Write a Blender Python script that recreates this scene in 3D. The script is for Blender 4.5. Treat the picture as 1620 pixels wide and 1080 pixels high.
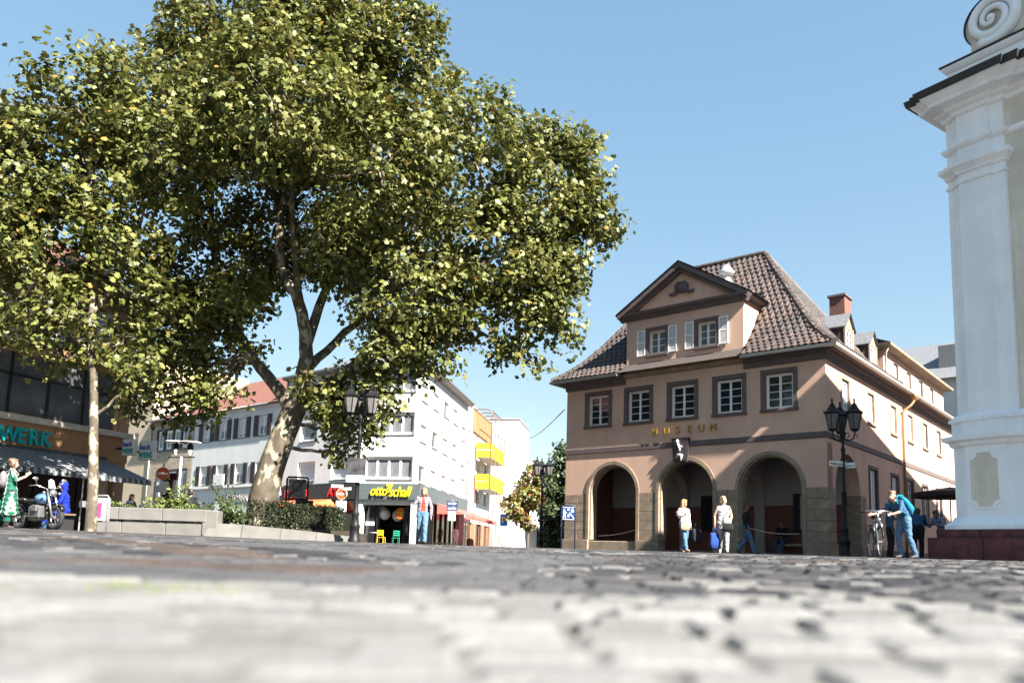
import bpy, bmesh, math, random
import numpy as np
from mathutils import Matrix, Vector, Euler, noise as mnoise
R = math.radians
rnd = random.Random(7)
for _o in list(bpy.data.objects): bpy.data.objects.remove(_o)
scn = bpy.context.scene
COL = scn.collection

# ------------------------------------------------------------------ camera
cam = bpy.data.cameras.new('camera')
cam.sensor_width = 36; cam.lens = 1270 / 1620 * 36; cam.shift_y = 0.1037
cam.clip_start = 0.02; cam.clip_end = 3000
cam.dof.use_dof = True; cam.dof.focus_distance = 26; cam.dof.aperture_fstop = 1.6
camo = bpy.data.objects.new('camera', cam); COL.objects.link(camo)
camo.matrix_world = Matrix.Translation((0, 0, -0.25)) @ Matrix.Rotation(R(97.5), 4, 'X') @ Matrix.Rotation(R(1.75), 4, 'Z')
scn.camera = camo

# ------------------------------------------------------------------ sky and sun
SUN_AZ, SUN_EL = 138.5, 41.0          # azimuth clockwise from +Y
world = bpy.data.worlds.new('World'); scn.world = world; world.use_nodes = True
wn = world.node_tree; wn.nodes.clear()
sky = wn.nodes.new('ShaderNodeTexSky'); sky.sky_type = 'NISHITA'; sky.sun_disc = False
sky.sun_elevation = R(SUN_EL); sky.sun_rotation = R(SUN_AZ); sky.altitude = 100
sky.air_density = 1.5; sky.dust_density = 0.1; sky.ozone_density = 4.0
bg = wn.nodes.new('ShaderNodeBackground'); bg.inputs['Strength'].default_value = 0.086
wo = wn.nodes.new('ShaderNodeOutputWorld')
gm = wn.nodes.new('ShaderNodeGamma'); gm.inputs[1].default_value = .50           # softens the sky's own contrast, evenly over the whole dome
hsv = wn.nodes.new('ShaderNodeHueSaturation'); hsv.inputs['Saturation'].default_value = 1.45; hsv.inputs['Hue'].default_value = .497
wn.links.new(sky.outputs[0], gm.inputs[0]); wn.links.new(gm.outputs[0], hsv.inputs['Color']); wn.links.new(hsv.outputs[0], bg.inputs[0]); wn.links.new(bg.outputs[0], wo.inputs[0])
sl = bpy.data.lights.new('sun', 'SUN'); sl.energy = 5.0; sl.angle = R(0.55); sl.color = (1, .94, .85)
slo = bpy.data.objects.new('sun', sl); COL.objects.link(slo)
sv = Vector((math.sin(R(SUN_AZ)) * math.cos(R(SUN_EL)), math.cos(R(SUN_AZ)) * math.cos(R(SUN_EL)), math.sin(R(SUN_EL))))
slo.rotation_euler = sv.to_track_quat('Z', 'Y').to_euler(); slo.location = (30, -30, 40)
scn.view_settings.view_transform = 'Standard'; scn.view_settings.look = 'None'
scn.view_settings.exposure = 2.3; scn.view_settings.gamma = 1; scn.view_settings.use_curve_mapping = False
scn.cycles.max_bounces = 6

# ------------------------------------------------------------------ materials
MATS = {}
def pm(name, col, rough=.8, var=.12, scale=6., bump=0., bscale=40., metal=0., spec=.4, trans=0., stretch=None, spots=None, streaks=None):
    """procedural principled material: base colour with noise variation, optional bump and blotches"""
    if name in MATS: return MATS[name]
    m = bpy.data.materials.new(name); m.use_nodes = True; MATS[name] = m
    nt = m.node_tree; N = nt.nodes; L = nt.links
    b = N['Principled BSDF']; b.inputs['Roughness'].default_value = rough; b.inputs['Metallic'].default_value = metal
    b.inputs['Specular IOR Level'].default_value = spec
    tc = N.new('ShaderNodeTexCoord'); src = tc.outputs['Object']
    if stretch:
        mp = N.new('ShaderNodeMapping'); mp.inputs['Scale'].default_value = stretch
        L.new(src, mp.inputs[0]); src = mp.outputs[0]
    nz = N.new('ShaderNodeTexNoise'); nz.inputs['Scale'].default_value = scale; nz.inputs['Detail'].default_value = 5
    L.new(src, nz.inputs['Vector'])
    rp = N.new('ShaderNodeValToRGB'); rp.color_ramp.elements[0].position = .3; rp.color_ramp.elements[1].position = .7
    c = np.array(col[:3])
    rp.color_ramp.elements[0].color = (*np.clip(c * (1 - var), 0, 1), 1); rp.color_ramp.elements[1].color = (*np.clip(c * (1 + var), 0, 1), 1)
    L.new(nz.outputs[0], rp.inputs[0]); out = rp.outputs[0]
    if spots:                                   # (colour, scale, threshold)
        n2 = N.new('ShaderNodeTexNoise'); n2.inputs['Scale'].default_value = spots[1]; n2.inputs['Detail'].default_value = 3
        L.new(src, n2.inputs['Vector'])
        r2 = N.new('ShaderNodeValToRGB'); r2.color_ramp.elements[0].position = spots[2]; r2.color_ramp.elements[1].position = min(1, spots[2] + .06)
        mx = N.new('ShaderNodeMix'); mx.data_type = 'RGBA'
        L.new(n2.outputs[0], r2.inputs[0]); L.new(r2.outputs[0], mx.inputs['Factor'])
        L.new(out, mx.inputs['A']); mx.inputs['B'].default_value = (*spots[0], 1); out = mx.outputs['Result']
    if streaks:                                 # rain marks: darker runs drawn out vertically, (strength, scale)
        ms = N.new('ShaderNodeMapping'); ms.inputs['Scale'].default_value = (1, 1, .12); L.new(tc.outputs['Object'], ms.inputs[0])
        n4 = N.new('ShaderNodeTexNoise'); n4.inputs['Scale'].default_value = streaks[1]; n4.inputs['Detail'].default_value = 6; L.new(ms.outputs[0], n4.inputs['Vector'])
        r4 = N.new('ShaderNodeValToRGB'); r4.color_ramp.elements[0].position = .42; r4.color_ramp.elements[1].position = .62
        g = 1 - streaks[0]; r4.color_ramp.elements[0].color = (g, g, g, 1); r4.color_ramp.elements[1].color = (1, 1, 1, 1)
        m4 = N.new('ShaderNodeMix'); m4.data_type = 'RGBA'; m4.blend_type = 'MULTIPLY'; m4.inputs['Factor'].default_value = 1
        L.new(n4.outputs[0], r4.inputs[0]); L.new(out, m4.inputs['A']); L.new(r4.outputs[0], m4.inputs['B']); out = m4.outputs['Result']
    L.new(out, b.inputs['Base Color'])
    if bump:
        n3 = N.new('ShaderNodeTexNoise'); n3.inputs['Scale'].default_value = bscale; n3.inputs['Detail'].default_value = 4
        L.new(src, n3.inputs['Vector'])
        bp = N.new('ShaderNodeBump'); bp.inputs['Strength'].default_value = bump; bp.inputs['Distance'].default_value = .02
        L.new(n3.outputs[0], bp.inputs['Height']); L.new(bp.outputs[0], b.inputs['Normal'])
    if trans:
        tr = N.new('ShaderNodeBsdfTranslucent'); mxs = N.new('ShaderNodeMixShader'); mxs.inputs[0].default_value = trans
        hs = N.new('ShaderNodeHueSaturation'); hs.inputs['Value'].default_value = 1.5; hs.inputs['Hue'].default_value = .48
        L.new(out, hs.inputs['Color']); L.new(hs.outputs[0], tr.inputs[0])
        L.new(b.outputs[0], mxs.inputs[1]); L.new(tr.outputs[0], mxs.inputs[2]); L.new(mxs.outputs[0], N['Material Output'].inputs[0])
    return m
def glass(name='window_glass', col=(.02, .025, .03), rough=.04):
    return pm(name, col, rough=rough, var=.25, scale=.8, spec=.6)

# ------------------------------------------------------------------ mesh builder
def rotz(a): return Matrix.Rotation(a, 4, 'Z')
class MB:
    def __init__(s): s.v = []; s.f = []; s.m = []; s.s = []; s.T = None; s.mi = 0; s.sm = False
    def add(s, vs, fs):
        o = len(s.v)
        if s.T is not None: vs = [tuple(s.T @ Vector(p)) for p in vs]
        s.v += [tuple(p) for p in vs]; s.f += [tuple(o + i for i in f) for f in fs]
        s.m += [s.mi] * len(fs); s.s += [s.sm] * len(fs); return s
    def quad(s, a, b, c, d): return s.add([a, b, c, d], [(0, 1, 2, 3)])
    def box(s, x0, x1, y0, y1, z0, z1, b=0):
        if x1 < x0: x0, x1 = x1, x0
        if y1 < y0: y0, y1 = y1, y0
        if z1 < z0: z0, z1 = z1, z0
        if not b:
            return s.add([(x0, y0, z0), (x1, y0, z0), (x1, y1, z0), (x0, y1, z0), (x0, y0, z1), (x1, y0, z1), (x1, y1, z1), (x0, y1, z1)],
                         [(0, 3, 2, 1), (4, 5, 6, 7), (0, 1, 5, 4), (1, 2, 6, 5), (2, 3, 7, 6), (3, 0, 4, 7)])
        vs = []; ix = {}
        for i, x in enumerate((x0, x1)):
            for j, y in enumerate((y0, y1)):
                for k, z in enumerate((z0, z1)):
                    ox, oy, oz = (b if i == 0 else -b), (b if j == 0 else -b), (b if k == 0 else -b)
                    for a, p in enumerate(((x, y + oy, z + oz), (x + ox, y, z + oz), (x + ox, y + oy, z))):
                        ix[i, j, k, a] = len(vs); vs.append(p)
        fs = []
        for i in (0, 1):
            fs.append([ix[i, 0, 0, 0], ix[i, 1, 0, 0], ix[i, 1, 1, 0], ix[i, 0, 1, 0]][::(1 if i else -1)])
            fs.append([ix[0, i, 0, 1], ix[1, i, 0, 1], ix[1, i, 1, 1], ix[0, i, 1, 1]][::(-1 if i else 1)])
            fs.append([ix[0, 0, i, 2], ix[1, 0, i, 2], ix[1, 1, i, 2], ix[0, 1, i, 2]][::(1 if i else -1)])
        for i in (0, 1):
            for j in (0, 1):
                fs.append([ix[i, j, 0, 0], ix[i, j, 1, 0], ix[i, j, 1, 1], ix[i, j, 0, 1]])
                fs.append([ix[i, 0, j, 0], ix[i, 1, j, 0], ix[i, 1, j, 2], ix[i, 0, j, 2]])
                fs.append([ix[0, i, j, 1], ix[1, i, j, 1], ix[1, i, j, 2], ix[0, i, j, 2]])
                for k in (0, 1): fs.append([ix[i, j, k, 0], ix[i, j, k, 1], ix[i, j, k, 2]])
        return s.add(vs, fs)
    def tube(s, path, r, n=8, cap=True, sx=1., sy=1.):
        P = [Vector(p) for p in path]; k = len(P)
        rr = [r] * k if not hasattr(r, '__len__') else r
        vs = []; fs = []; up = None
        for i in range(k):
            d = (P[min(i + 1, k - 1)] - P[max(i - 1, 0)])
            d = d.normalized() if d.length > 1e-9 else Vector((0, 0, 1))
            if up is None:
                up = Vector((0, 0, 1)) if abs(d.z) < .9 else Vector((1, 0, 0))
            u = (up - d * up.dot(d)).normalized(); w = d.cross(u); up = u
            for j in range(n):
                a = 2 * math.pi * j / n
                vs.append(P[i] + (u * math.cos(a) * sx + w * math.sin(a) * sy) * rr[i])
        for i in range(k - 1):
            for j in range(n):
                fs.append((i * n + j, i * n + (j + 1) % n, (i + 1) * n + (j + 1) % n, (i + 1) * n + j))
        if cap: fs += [tuple(range(n))[::-1], tuple((k - 1) * n + j for j in range(n))]
        return s.add(vs, fs)
    def lathe(s, prof, n=16, c=(0, 0, 0), ang=0., sx=1., sy=1.):
        vs = []; fs = []; k = len(prof)
        for r, z in prof:
            for j in range(n):
                a = 2 * math.pi * j / n + ang
                vs.append((c[0] + r * math.cos(a) * sx, c[1] + r * math.sin(a) * sy, c[2] + z))
        for i in range(k - 1):
            for j in range(n):
                fs.append((i * n + j, i * n + (j + 1) % n, (i + 1) * n + (j + 1) % n, (i + 1) * n + j))
        fs += [tuple(range(n))[::-1], tuple((k - 1) * n + j for j in range(n))]
        return s.add(vs, fs)
    def sphere(s, c, r, n=12, k=8):
        r = (r, r, r) if not hasattr(r, '__len__') else r
        vs = []; fs = []
        for i in range(1, k):
            t = math.pi * i / k
            for j in range(n):
                a = 2 * math.pi * j / n
                vs.append((c[0] + r[0] * math.sin(t) * math.cos(a), c[1] + r[1] * math.sin(t) * math.sin(a), c[2] + r[2] * math.cos(t)))
        vs += [(c[0], c[1], c[2] + r[2]), (c[0], c[1], c[2] - r[2])]; T = len(vs) - 2
        for i in range(k - 2):
            for j in range(n): fs.append((i * n + j, (i + 1) * n + j, (i + 1) * n + (j + 1) % n, i * n + (j + 1) % n))
        for j in range(n):
            fs.append((T, j, (j + 1) % n)); fs.append((T + 1, (k - 2) * n + (j + 1) % n, (k - 2) * n + j))
        return s.add(vs, fs)
    def prism(s, poly, y0, y1):                    # polygon in x,z pushed along y
        n = len(poly)
        vs = [(x, y0, z) for x, z in poly] + [(x, y1, z) for x, z in poly]
        fs = [tuple(range(n)), tuple(range(2 * n - 1, n - 1, -1))] + [(i, n + i, n + (i + 1) % n, (i + 1) % n) for i in range(n)]
        return s.add(vs, fs)
    def slab(s, poly, z0, z1):                     # polygon in x,y pushed along z
        n = len(poly)
        vs = [(x, y, z0) for x, y in poly] + [(x, y, z1) for x, y in poly]
        fs = [tuple(range(n))[::-1], tuple(range(n, 2 * n))] + [(i, (i + 1) % n, n + (i + 1) % n, n + i) for i in range(n)]
        return s.add(vs, fs)
    def sweep(s, prof, path, closed=False):        # profile (out, z) along plan path, 'out' is to the right of travel
        P = [Vector((p[0], p[1])) for p in path]; k = len(P); n = len(prof); vs = []; fs = []
        for i in range(k):
            a = P[i] - P[i - 1] if (i > 0 or closed) else P[1] - P[0]
            b = P[(i + 1) % k] - P[i] if (i < k - 1 or closed) else P[-1] - P[-2]
            a.normalize(); b.normalize()
            na = Vector((a.y, -a.x)); nb = Vector((b.y, -b.x)); m = na + nb
            m = m / max(.2, m.dot(na)) if m.length > 1e-6 else na
            for o, z in prof: vs.append((P[i].x + m.x * o, P[i].y + m.y * o, z))
        for i in range(k if closed else k - 1):
            for j in range(n - 1):
                fs.append((i * n + j, ((i + 1) % k) * n + j, ((i + 1) % k) * n + j + 1, i * n + j + 1))
        if not closed: fs += [tuple(range(n)), tuple((k - 1) * n + j for j in range(n))[::-1]]
        return s.add(vs, fs)
    def wall(s, x0, x1, z0, z1, ops, y=0., depth=.2, back=False):   # facade at y with rectangular openings (a,b,c,d)
        xs = sorted({x0, x1, *[o[0] for o in ops], *[o[1] for o in ops]}); zs = sorted({z0, z1, *[o[2] for o in ops], *[o[3] for o in ops]})
        xs = [x for x in xs if x0 <= x <= x1]; zs = [z for z in zs if z0 <= z <= z1]
        for i in range(len(xs) - 1):
            for j in range(len(zs) - 1):
                cx, cz = (xs[i] + xs[i + 1]) / 2, (zs[j] + zs[j + 1]) / 2
                if any(o[0] < cx < o[1] and o[2] < cz < o[3] for o in ops): continue
                s.quad((xs[i], y, zs[j]), (xs[i + 1], y, zs[j]), (xs[i + 1], y, zs[j + 1]), (xs[i], y, zs[j + 1]))
        for a, b, c, d in ops:
            s.quad((a, y, c), (a, y, d), (a, y + depth, d), (a, y + depth, c)); s.quad((b, y, c), (b, y + depth, c), (b, y + depth, d), (b, y, d))
            s.quad((a, y, d), (b, y, d), (b, y + depth, d), (a, y + depth, d)); s.quad((a, y, c), (a, y + depth, c), (b, y + depth, c), (b, y, c))
        return s
    def mesh(s, name, mats):
        me = bpy.data.meshes.new(name); me.from_pydata(s.v, [], s.f)
        for m in (mats if isinstance(mats, (list, tuple)) else [mats]): me.materials.append(m)
        me.polygons.foreach_set('material_index', s.m); me.polygons.foreach_set('use_smooth', s.s); me.update(); return me
    def build(s, name, mats, parent=None, loc=(0, 0, 0), rz=0., kind=None):
        return mobj(name, s.mesh(name, mats), parent, loc, rz, kind)
def mobj(name, me, parent=None, loc=(0, 0, 0), rz=0., kind=None):
    o = bpy.data.objects.new(name, me); COL.objects.link(o)
    o.location = loc; o.rotation_euler = (0, 0, rz)
    if parent is not None: o.parent = parent
    if kind: o['kind'] = kind
    return o
def tag(o, label, cat, group=None):
    o['label'] = label; o['category'] = cat
    if group: o['group'] = group
    return o
def thing(name, label, cat, loc=(0, 0, 0), rz=0., group=None):
    o = bpy.data.objects.new(name, None); COL.objects.link(o); o.empty_display_size = .3
    o.location = loc; o.rotation_euler = (0, 0, rz); return tag(o, label, cat, group)
def copy_tree(o, parent=None):
    c = o.copy(); COL.objects.link(c); c.parent = parent
    for ch in list(o.children): copy_tree(ch, c)
    return c
def text_mesh(txt, size, ext, mat, shear=0., bold=0., name='lettering', sx=1.):
    cu = bpy.data.curves.new(name, 'FONT'); cu.body = txt; cu.size = size; cu.extrude = ext; cu.offset = bold; cu.shear = shear
    cu.align_x = 'LEFT'; cu.resolution_u = 3
    o = bpy.data.objects.new(name, cu); COL.objects.link(o)
    me = bpy.data.meshes.new_from_object(o.evaluated_get(bpy.context.evaluated_depsgraph_get()))
    COL.objects.unlink(o); bpy.data.objects.remove(o); bpy.data.curves.remove(cu)
    me.transform(Matrix.Rotation(R(90), 4, 'X'))
    if sx != 1: me.transform(Matrix.Diagonal((sx, 1, 1, 1)))
    me.materials.clear(); me.materials.append(mat); me.name = name
    return me

def zg(x, y):
    r = math.hypot(x, y)
    z = -.37 + .37 * (1 - math.exp(-r / 14))
    t = min(1, max(0, (-x - 4) / 6)); return z + .05 * t * t * (3 - 2 * t)
# ------------------------------------------------------------------ ground and setts
def ground():
    rs = [0.0] + [0.3 * 1.12 ** i for i in range(70)]
    n = 120; vs = [(0, 0, zg(0, 0) - .035)]; fs = []
    for r in rs[1:]:
        for j in range(n):
            a = 2 * math.pi * j / n; x, y = r * math.sin(a), r * math.cos(a)
            sink = .035 * min(1, max(0, (15 - r) / 3)); vs.append((x, y, zg(x, y) - sink))
    for j in range(n): fs.append((0, 1 + (j + 1) % n, 1 + j))
    for i in range(len(rs) - 2):
        for j in range(n):
            a, b = 1 + i * n + j, 1 + i * n + (j + 1) % n; fs.append((a, b, b + n, a + n))
    m = bpy.data.materials.new('plaza_paving'); m.use_nodes = True; nt = m.node_tree; N = nt.nodes; L = nt.links
    b = N['Principled BSDF']; b.inputs['Roughness'].default_value = .85; b.inputs['Specular IOR Level'].default_value = .2
    tc = N.new('ShaderNodeTexCoord'); br = N.new('ShaderNodeTexBrick'); br.inputs['Scale'].default_value = 1
    br.inputs['Brick Width'].default_value = .22; br.inputs['Row Height'].default_value = .14; br.inputs['Mortar Size'].default_value = .012
    br.inputs['Color1'].default_value = (.025, .025, .029, 1); br.inputs['Color2'].default_value = (.085, .083, .084, 1); br.inputs['Mortar'].default_value = (.025, .024, .023, 1)
    nz = N.new('ShaderNodeTexNoise'); nz.inputs['Scale'].default_value = .35; nz.inputs['Detail'].default_value = 3
    rp = N.new('ShaderNodeValToRGB'); rp.color_ramp.elements[0].position = .35; rp.color_ramp.elements[1].position = .65
    rp.color_ramp.elements[0].color = (.7, .68, .66, 1); rp.color_ramp.elements[1].color = (1.25, 1.2, 1.15, 1)
    mx = N.new('ShaderNodeMix'); mx.data_type = 'RGBA'; mx.blend_type = 'MULTIPLY'; mx.inputs['Factor'].default_value = 1
    L.new(tc.outputs['Object'], br.inputs['Vector']); L.new(tc.outputs['Object'], nz.inputs['Vector'])
    L.new(br.outputs['Color'], mx.inputs['A']); L.new(nz.outputs[0], rp.inputs[0]); L.new(rp.outputs[0], mx.inputs['B']); L.new(mx.outputs['Result'], b.inputs['Base Color'])
    bp = N.new('ShaderNodeBump'); bp.inputs['Strength'].default_value = .5; bp.inputs['Distance'].default_value = .01
    L.new(br.outputs['Fac'], bp.inputs['Height']); bp.invert = True; L.new(bp.outputs[0], b.inputs['Normal'])
    me = bpy.data.meshes.new('ground'); me.from_pydata(vs, [], fs); me.materials.append(m)
    me.polygons.foreach_set('use_smooth', [True] * len(fs)); me.update()
    return mobj('ground', me, kind='structure')
GROUND = ground()
SETT_M = []
def _sm(n, c, r=.7):
    SETT_M.append(pm(n, c, rough=r, var=.18, scale=25, bump=.35, bscale=60, spec=.25)); return len(SETT_M) - 1
WHITE_I = [_sm('pale_sett_%s' % k, c, .75) for k, c in zip('abcde', [(.128, .126, .124), (.146, .144, .141), (.112, .110, .107), (.135, .133, .131), (.098, .095, .092)])]
DARK_I = [_sm('dark_sett_%s' % k, c, .7) for k, c in zip('abcde', [(.017, .017, .020), (.025, .025, .028), (.014, .014, .017), (.035, .034, .036), (.11, .107, .104)])]
GREY_I = [_sm('grey_sett_%s' % k, c, .75) for k, c in zip('abc', [(.048, .048, .051), (.058, .057, .060), (.040, .040, .043)])]
BROWN_I = [_sm('brown_sett_%s' % k, c, .7) for k, c in zip('abc', [(.047, .036, .032), (.056, .043, .037), (.041, .031, .028)])]
def sett_kind(x, y):
    """laid pattern of the square: pale field, dark waves, grey and brown wave bands"""
    edge = 1.70 + .10 * math.sin(x * 1.1 + .6) - .05 * max(-1.5, min(1.5, x))
    if y < edge: return 0
    if x < .35 + .25 * math.sin(y * 1.7):
        w = math.sin(x * 1.5 + 1.2 * math.sin(y * .9) + y * 1.9)
        if ((x + .82) / .50) ** 2 + ((y - 2.42) / .24) ** 2 < 1 or ((x + 1.75) / .5) ** 2 + ((y - 2.20) / .14) ** 2 < 1: return 3
        if y < 3.0: return 2
        return 2 if w > -.2 else (3 if w < -.93 else 1)
    w = math.sin(x * .8 - y * 1.1 + .8 * math.sin(y * .6))
    if y > 3 and w > .9: return 3 if (int(y * 2) % 2) else 2
    return 1
def sett_shape(l, w, rr, h=.05):
    """cobble top: worn, chamfered block, 12 rim points, origin at the top centre"""
    c = .012; hl, hw = l / 2, w / 2
    def j(s): return rr.uniform(-s, s)
    top = [(-hl + c, -hw + c, j(.002)), (hl - c, -hw + c, j(.002)), (hl - c, hw - c, j(.002)), (-hl + c, hw - c, j(.002))]
    mid = [(-hl + j(.006), -hw + j(.006), -.010), (hl + j(.006), -hw + j(.006), -.010), (hl + j(.006), hw + j(.006), -.010), (-hl + j(.006), hw + j(.006), -.010)]
    bot = [(p[0], p[1], -h) for p in mid]
    vs = top + mid + bot; fs = [(0, 1, 2, 3)]
    for a in (0, 4):
        for i in range(4): fs.append((a + i, a + 4 + i, a + 4 + (i + 1) % 4, a + (i + 1) % 4))
    return vs, fs
def setts():
    rr = random.Random(3); y = .28; items = []
    while y < 11.5:
        wd = .115 if y < 1.9 else .11
        xm = min(9, .85 * y + 1.2); x = -xm + rr.uniform(0, .1)
        while x < xm:
            l = rr.uniform(.12, .19); items.append((x + l / 2, y + rr.uniform(-.006, .006), l - .013, wd - .013)); x += l
        y += wd
    near = sorted(items, key=lambda t: (abs(t[0]) > .68 * t[1] + .12, t[0] ** 2 + t[1] ** 2))[:300]; ns = set(near)
    big = MB(); cache = {}
    for t in items:
        x, y, l, w = t; k = sett_kind(x, y)
        mi = rr.choice((WHITE_I, DARK_I, GREY_I, BROWN_I)[k]); z = zg(x, y) + rr.uniform(-.003, .003)
        tilt = Euler((rr.uniform(-.02, .02), rr.uniform(-.02, .02), rr.uniform(-.06, .06)))
        if t in ns:
            key = (round(l, 2), mi, rr.randint(0, 2))
            if key not in cache:
                b = MB(); b.add(*sett_shape(round(l, 2), w, rr)); cache[key] = b.mesh('sett', SETT_M[mi])
            o = mobj('sett', cache[key], GROUND, (x, y, z)); o.rotation_euler = tilt
        else:
            vs, fs = sett_shape(l, w, rr); T = Matrix.Translation((x, y, z)) @ tilt.to_matrix().to_4x4()
            big.mi = mi; big.add([T @ Vector(p) for p in vs], fs)
    big.build('sett_field', SETT_M, GROUND, kind='stuff')
setts()
def sand_bed():
    xs = np.linspace(-3.2, 3.2, 33); ys = np.linspace(.1, 1.72, 10); n = len(xs)
    vs = [(x, y, zg(x, y) - .009) for y in ys for x in xs]; fs = [(j * n + i, j * n + i + 1, (j + 1) * n + i + 1, (j + 1) * n + i) for j in range(len(ys) - 1) for i in range(n - 1)]
    b = MB(); b.add(vs, fs); b.build('joint_sand', pm('joint_sand', (.092, .088, .083), rough=.95, var=.25, scale=18), GROUND)
sand_bed()
# small tufts of grass in a joint, and a dry leaf
def tufts():
    b = MB(); rr = random.Random(5)
    for cx, cy, n in ((-.66, 1.42, 90), (-.57, 1.43, 60), (-.50, 1.43, 40), (-.9, 1.4, 16)):
        for i in range(n):
            x, y = cx + rr.gauss(0, .03), cy + rr.gauss(0, .010); z = zg(x, y) - .01; h = rr.uniform(.012, .03)
            dx, dy = rr.uniform(-.012, .012), rr.uniform(-.008, .008)
            b.add([(x - .0015, y, z), (x + .0015, y, z), (x + dx, y + dy, z + h)], [(0, 1, 2)])
    o = b.build('grass_tuft', pm('joint_grass', (.12, .16, .03), var=.3), kind='stuff'); tag(o, 'small green grass growing in a joint between pale setts', 'grass'); o['kind'] = 'stuff'
tufts()
# ------------------------------------------------------------------ museum
M_PLAS = pm('peach_plaster', (.60, .395, .30), rough=.9, var=.07, scale=.9, bump=.2, bscale=60, spec=.2, streaks=(.06, 2.5))
M_STONE = pm('brown_sandstone', (.25, .19, .14), rough=.85, var=.22, scale=3, bump=.3, bscale=30, spots=((.34, .26, .15), 2.2, .6))
M_TRIM = pm('dark_trim_stone', (.115, .088, .085), rough=.8, var=.15, scale=4, bump=.15)
M_WHITE = pm('white_paint', (.78, .78, .77), rough=.5, var=.04)
M_TILE = pm('roof_tile', (.056, .041, .036), rough=.6, var=.3, scale=3.5, bump=.2)
M_TILEB = pm('roof_tile_dark', (.035, .027, .025), rough=.6, var=.3, scale=3.5, bump=.2)
M_TILEC = pm('roof_tile_red', (.08, .053, .043), rough=.65, var=.3, scale=3.5, bump=.2)
M_UNDER = pm('roof_underlay', (.05, .04, .036), rough=.9)
M_ZINC = pm('zinc', (.42, .41, .40), rough=.45, var=.12, metal=.55)
M_SLATE = pm('slate', (.13, .135, .145), rough=.5, var=.25, scale=8, bump=.3)
M_IRON = pm('black_iron', (.010, .010, .011), rough=.5, var=.2, spec=.25)
M_GLASS = glass()
M_CURT = pm('curtained_glass', (.14, .15, .16), rough=.12, var=.3, scale=2, spec=.6, stretch=(8, 8, .6))
M_GOLD = pm('gold_letter', (.42, .24, .035), rough=.4, var=.1, metal=.35)
M_REDW = pm('red_brown_limewash', (.14, .058, .042), rough=.9, var=.12, scale=1.5)
M_PALE = pm('pale_lunette_plaster', (.30, .27, .265), rough=.9, var=.08)
M_BRICK = pm('chimney_brick', (.16, .075, .055), rough=.85, var=.3, scale=12, bump=.4)
M_BLIND = pm('pale_blind', (.55, .52, .50), rough=.7, var=.06)

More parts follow.
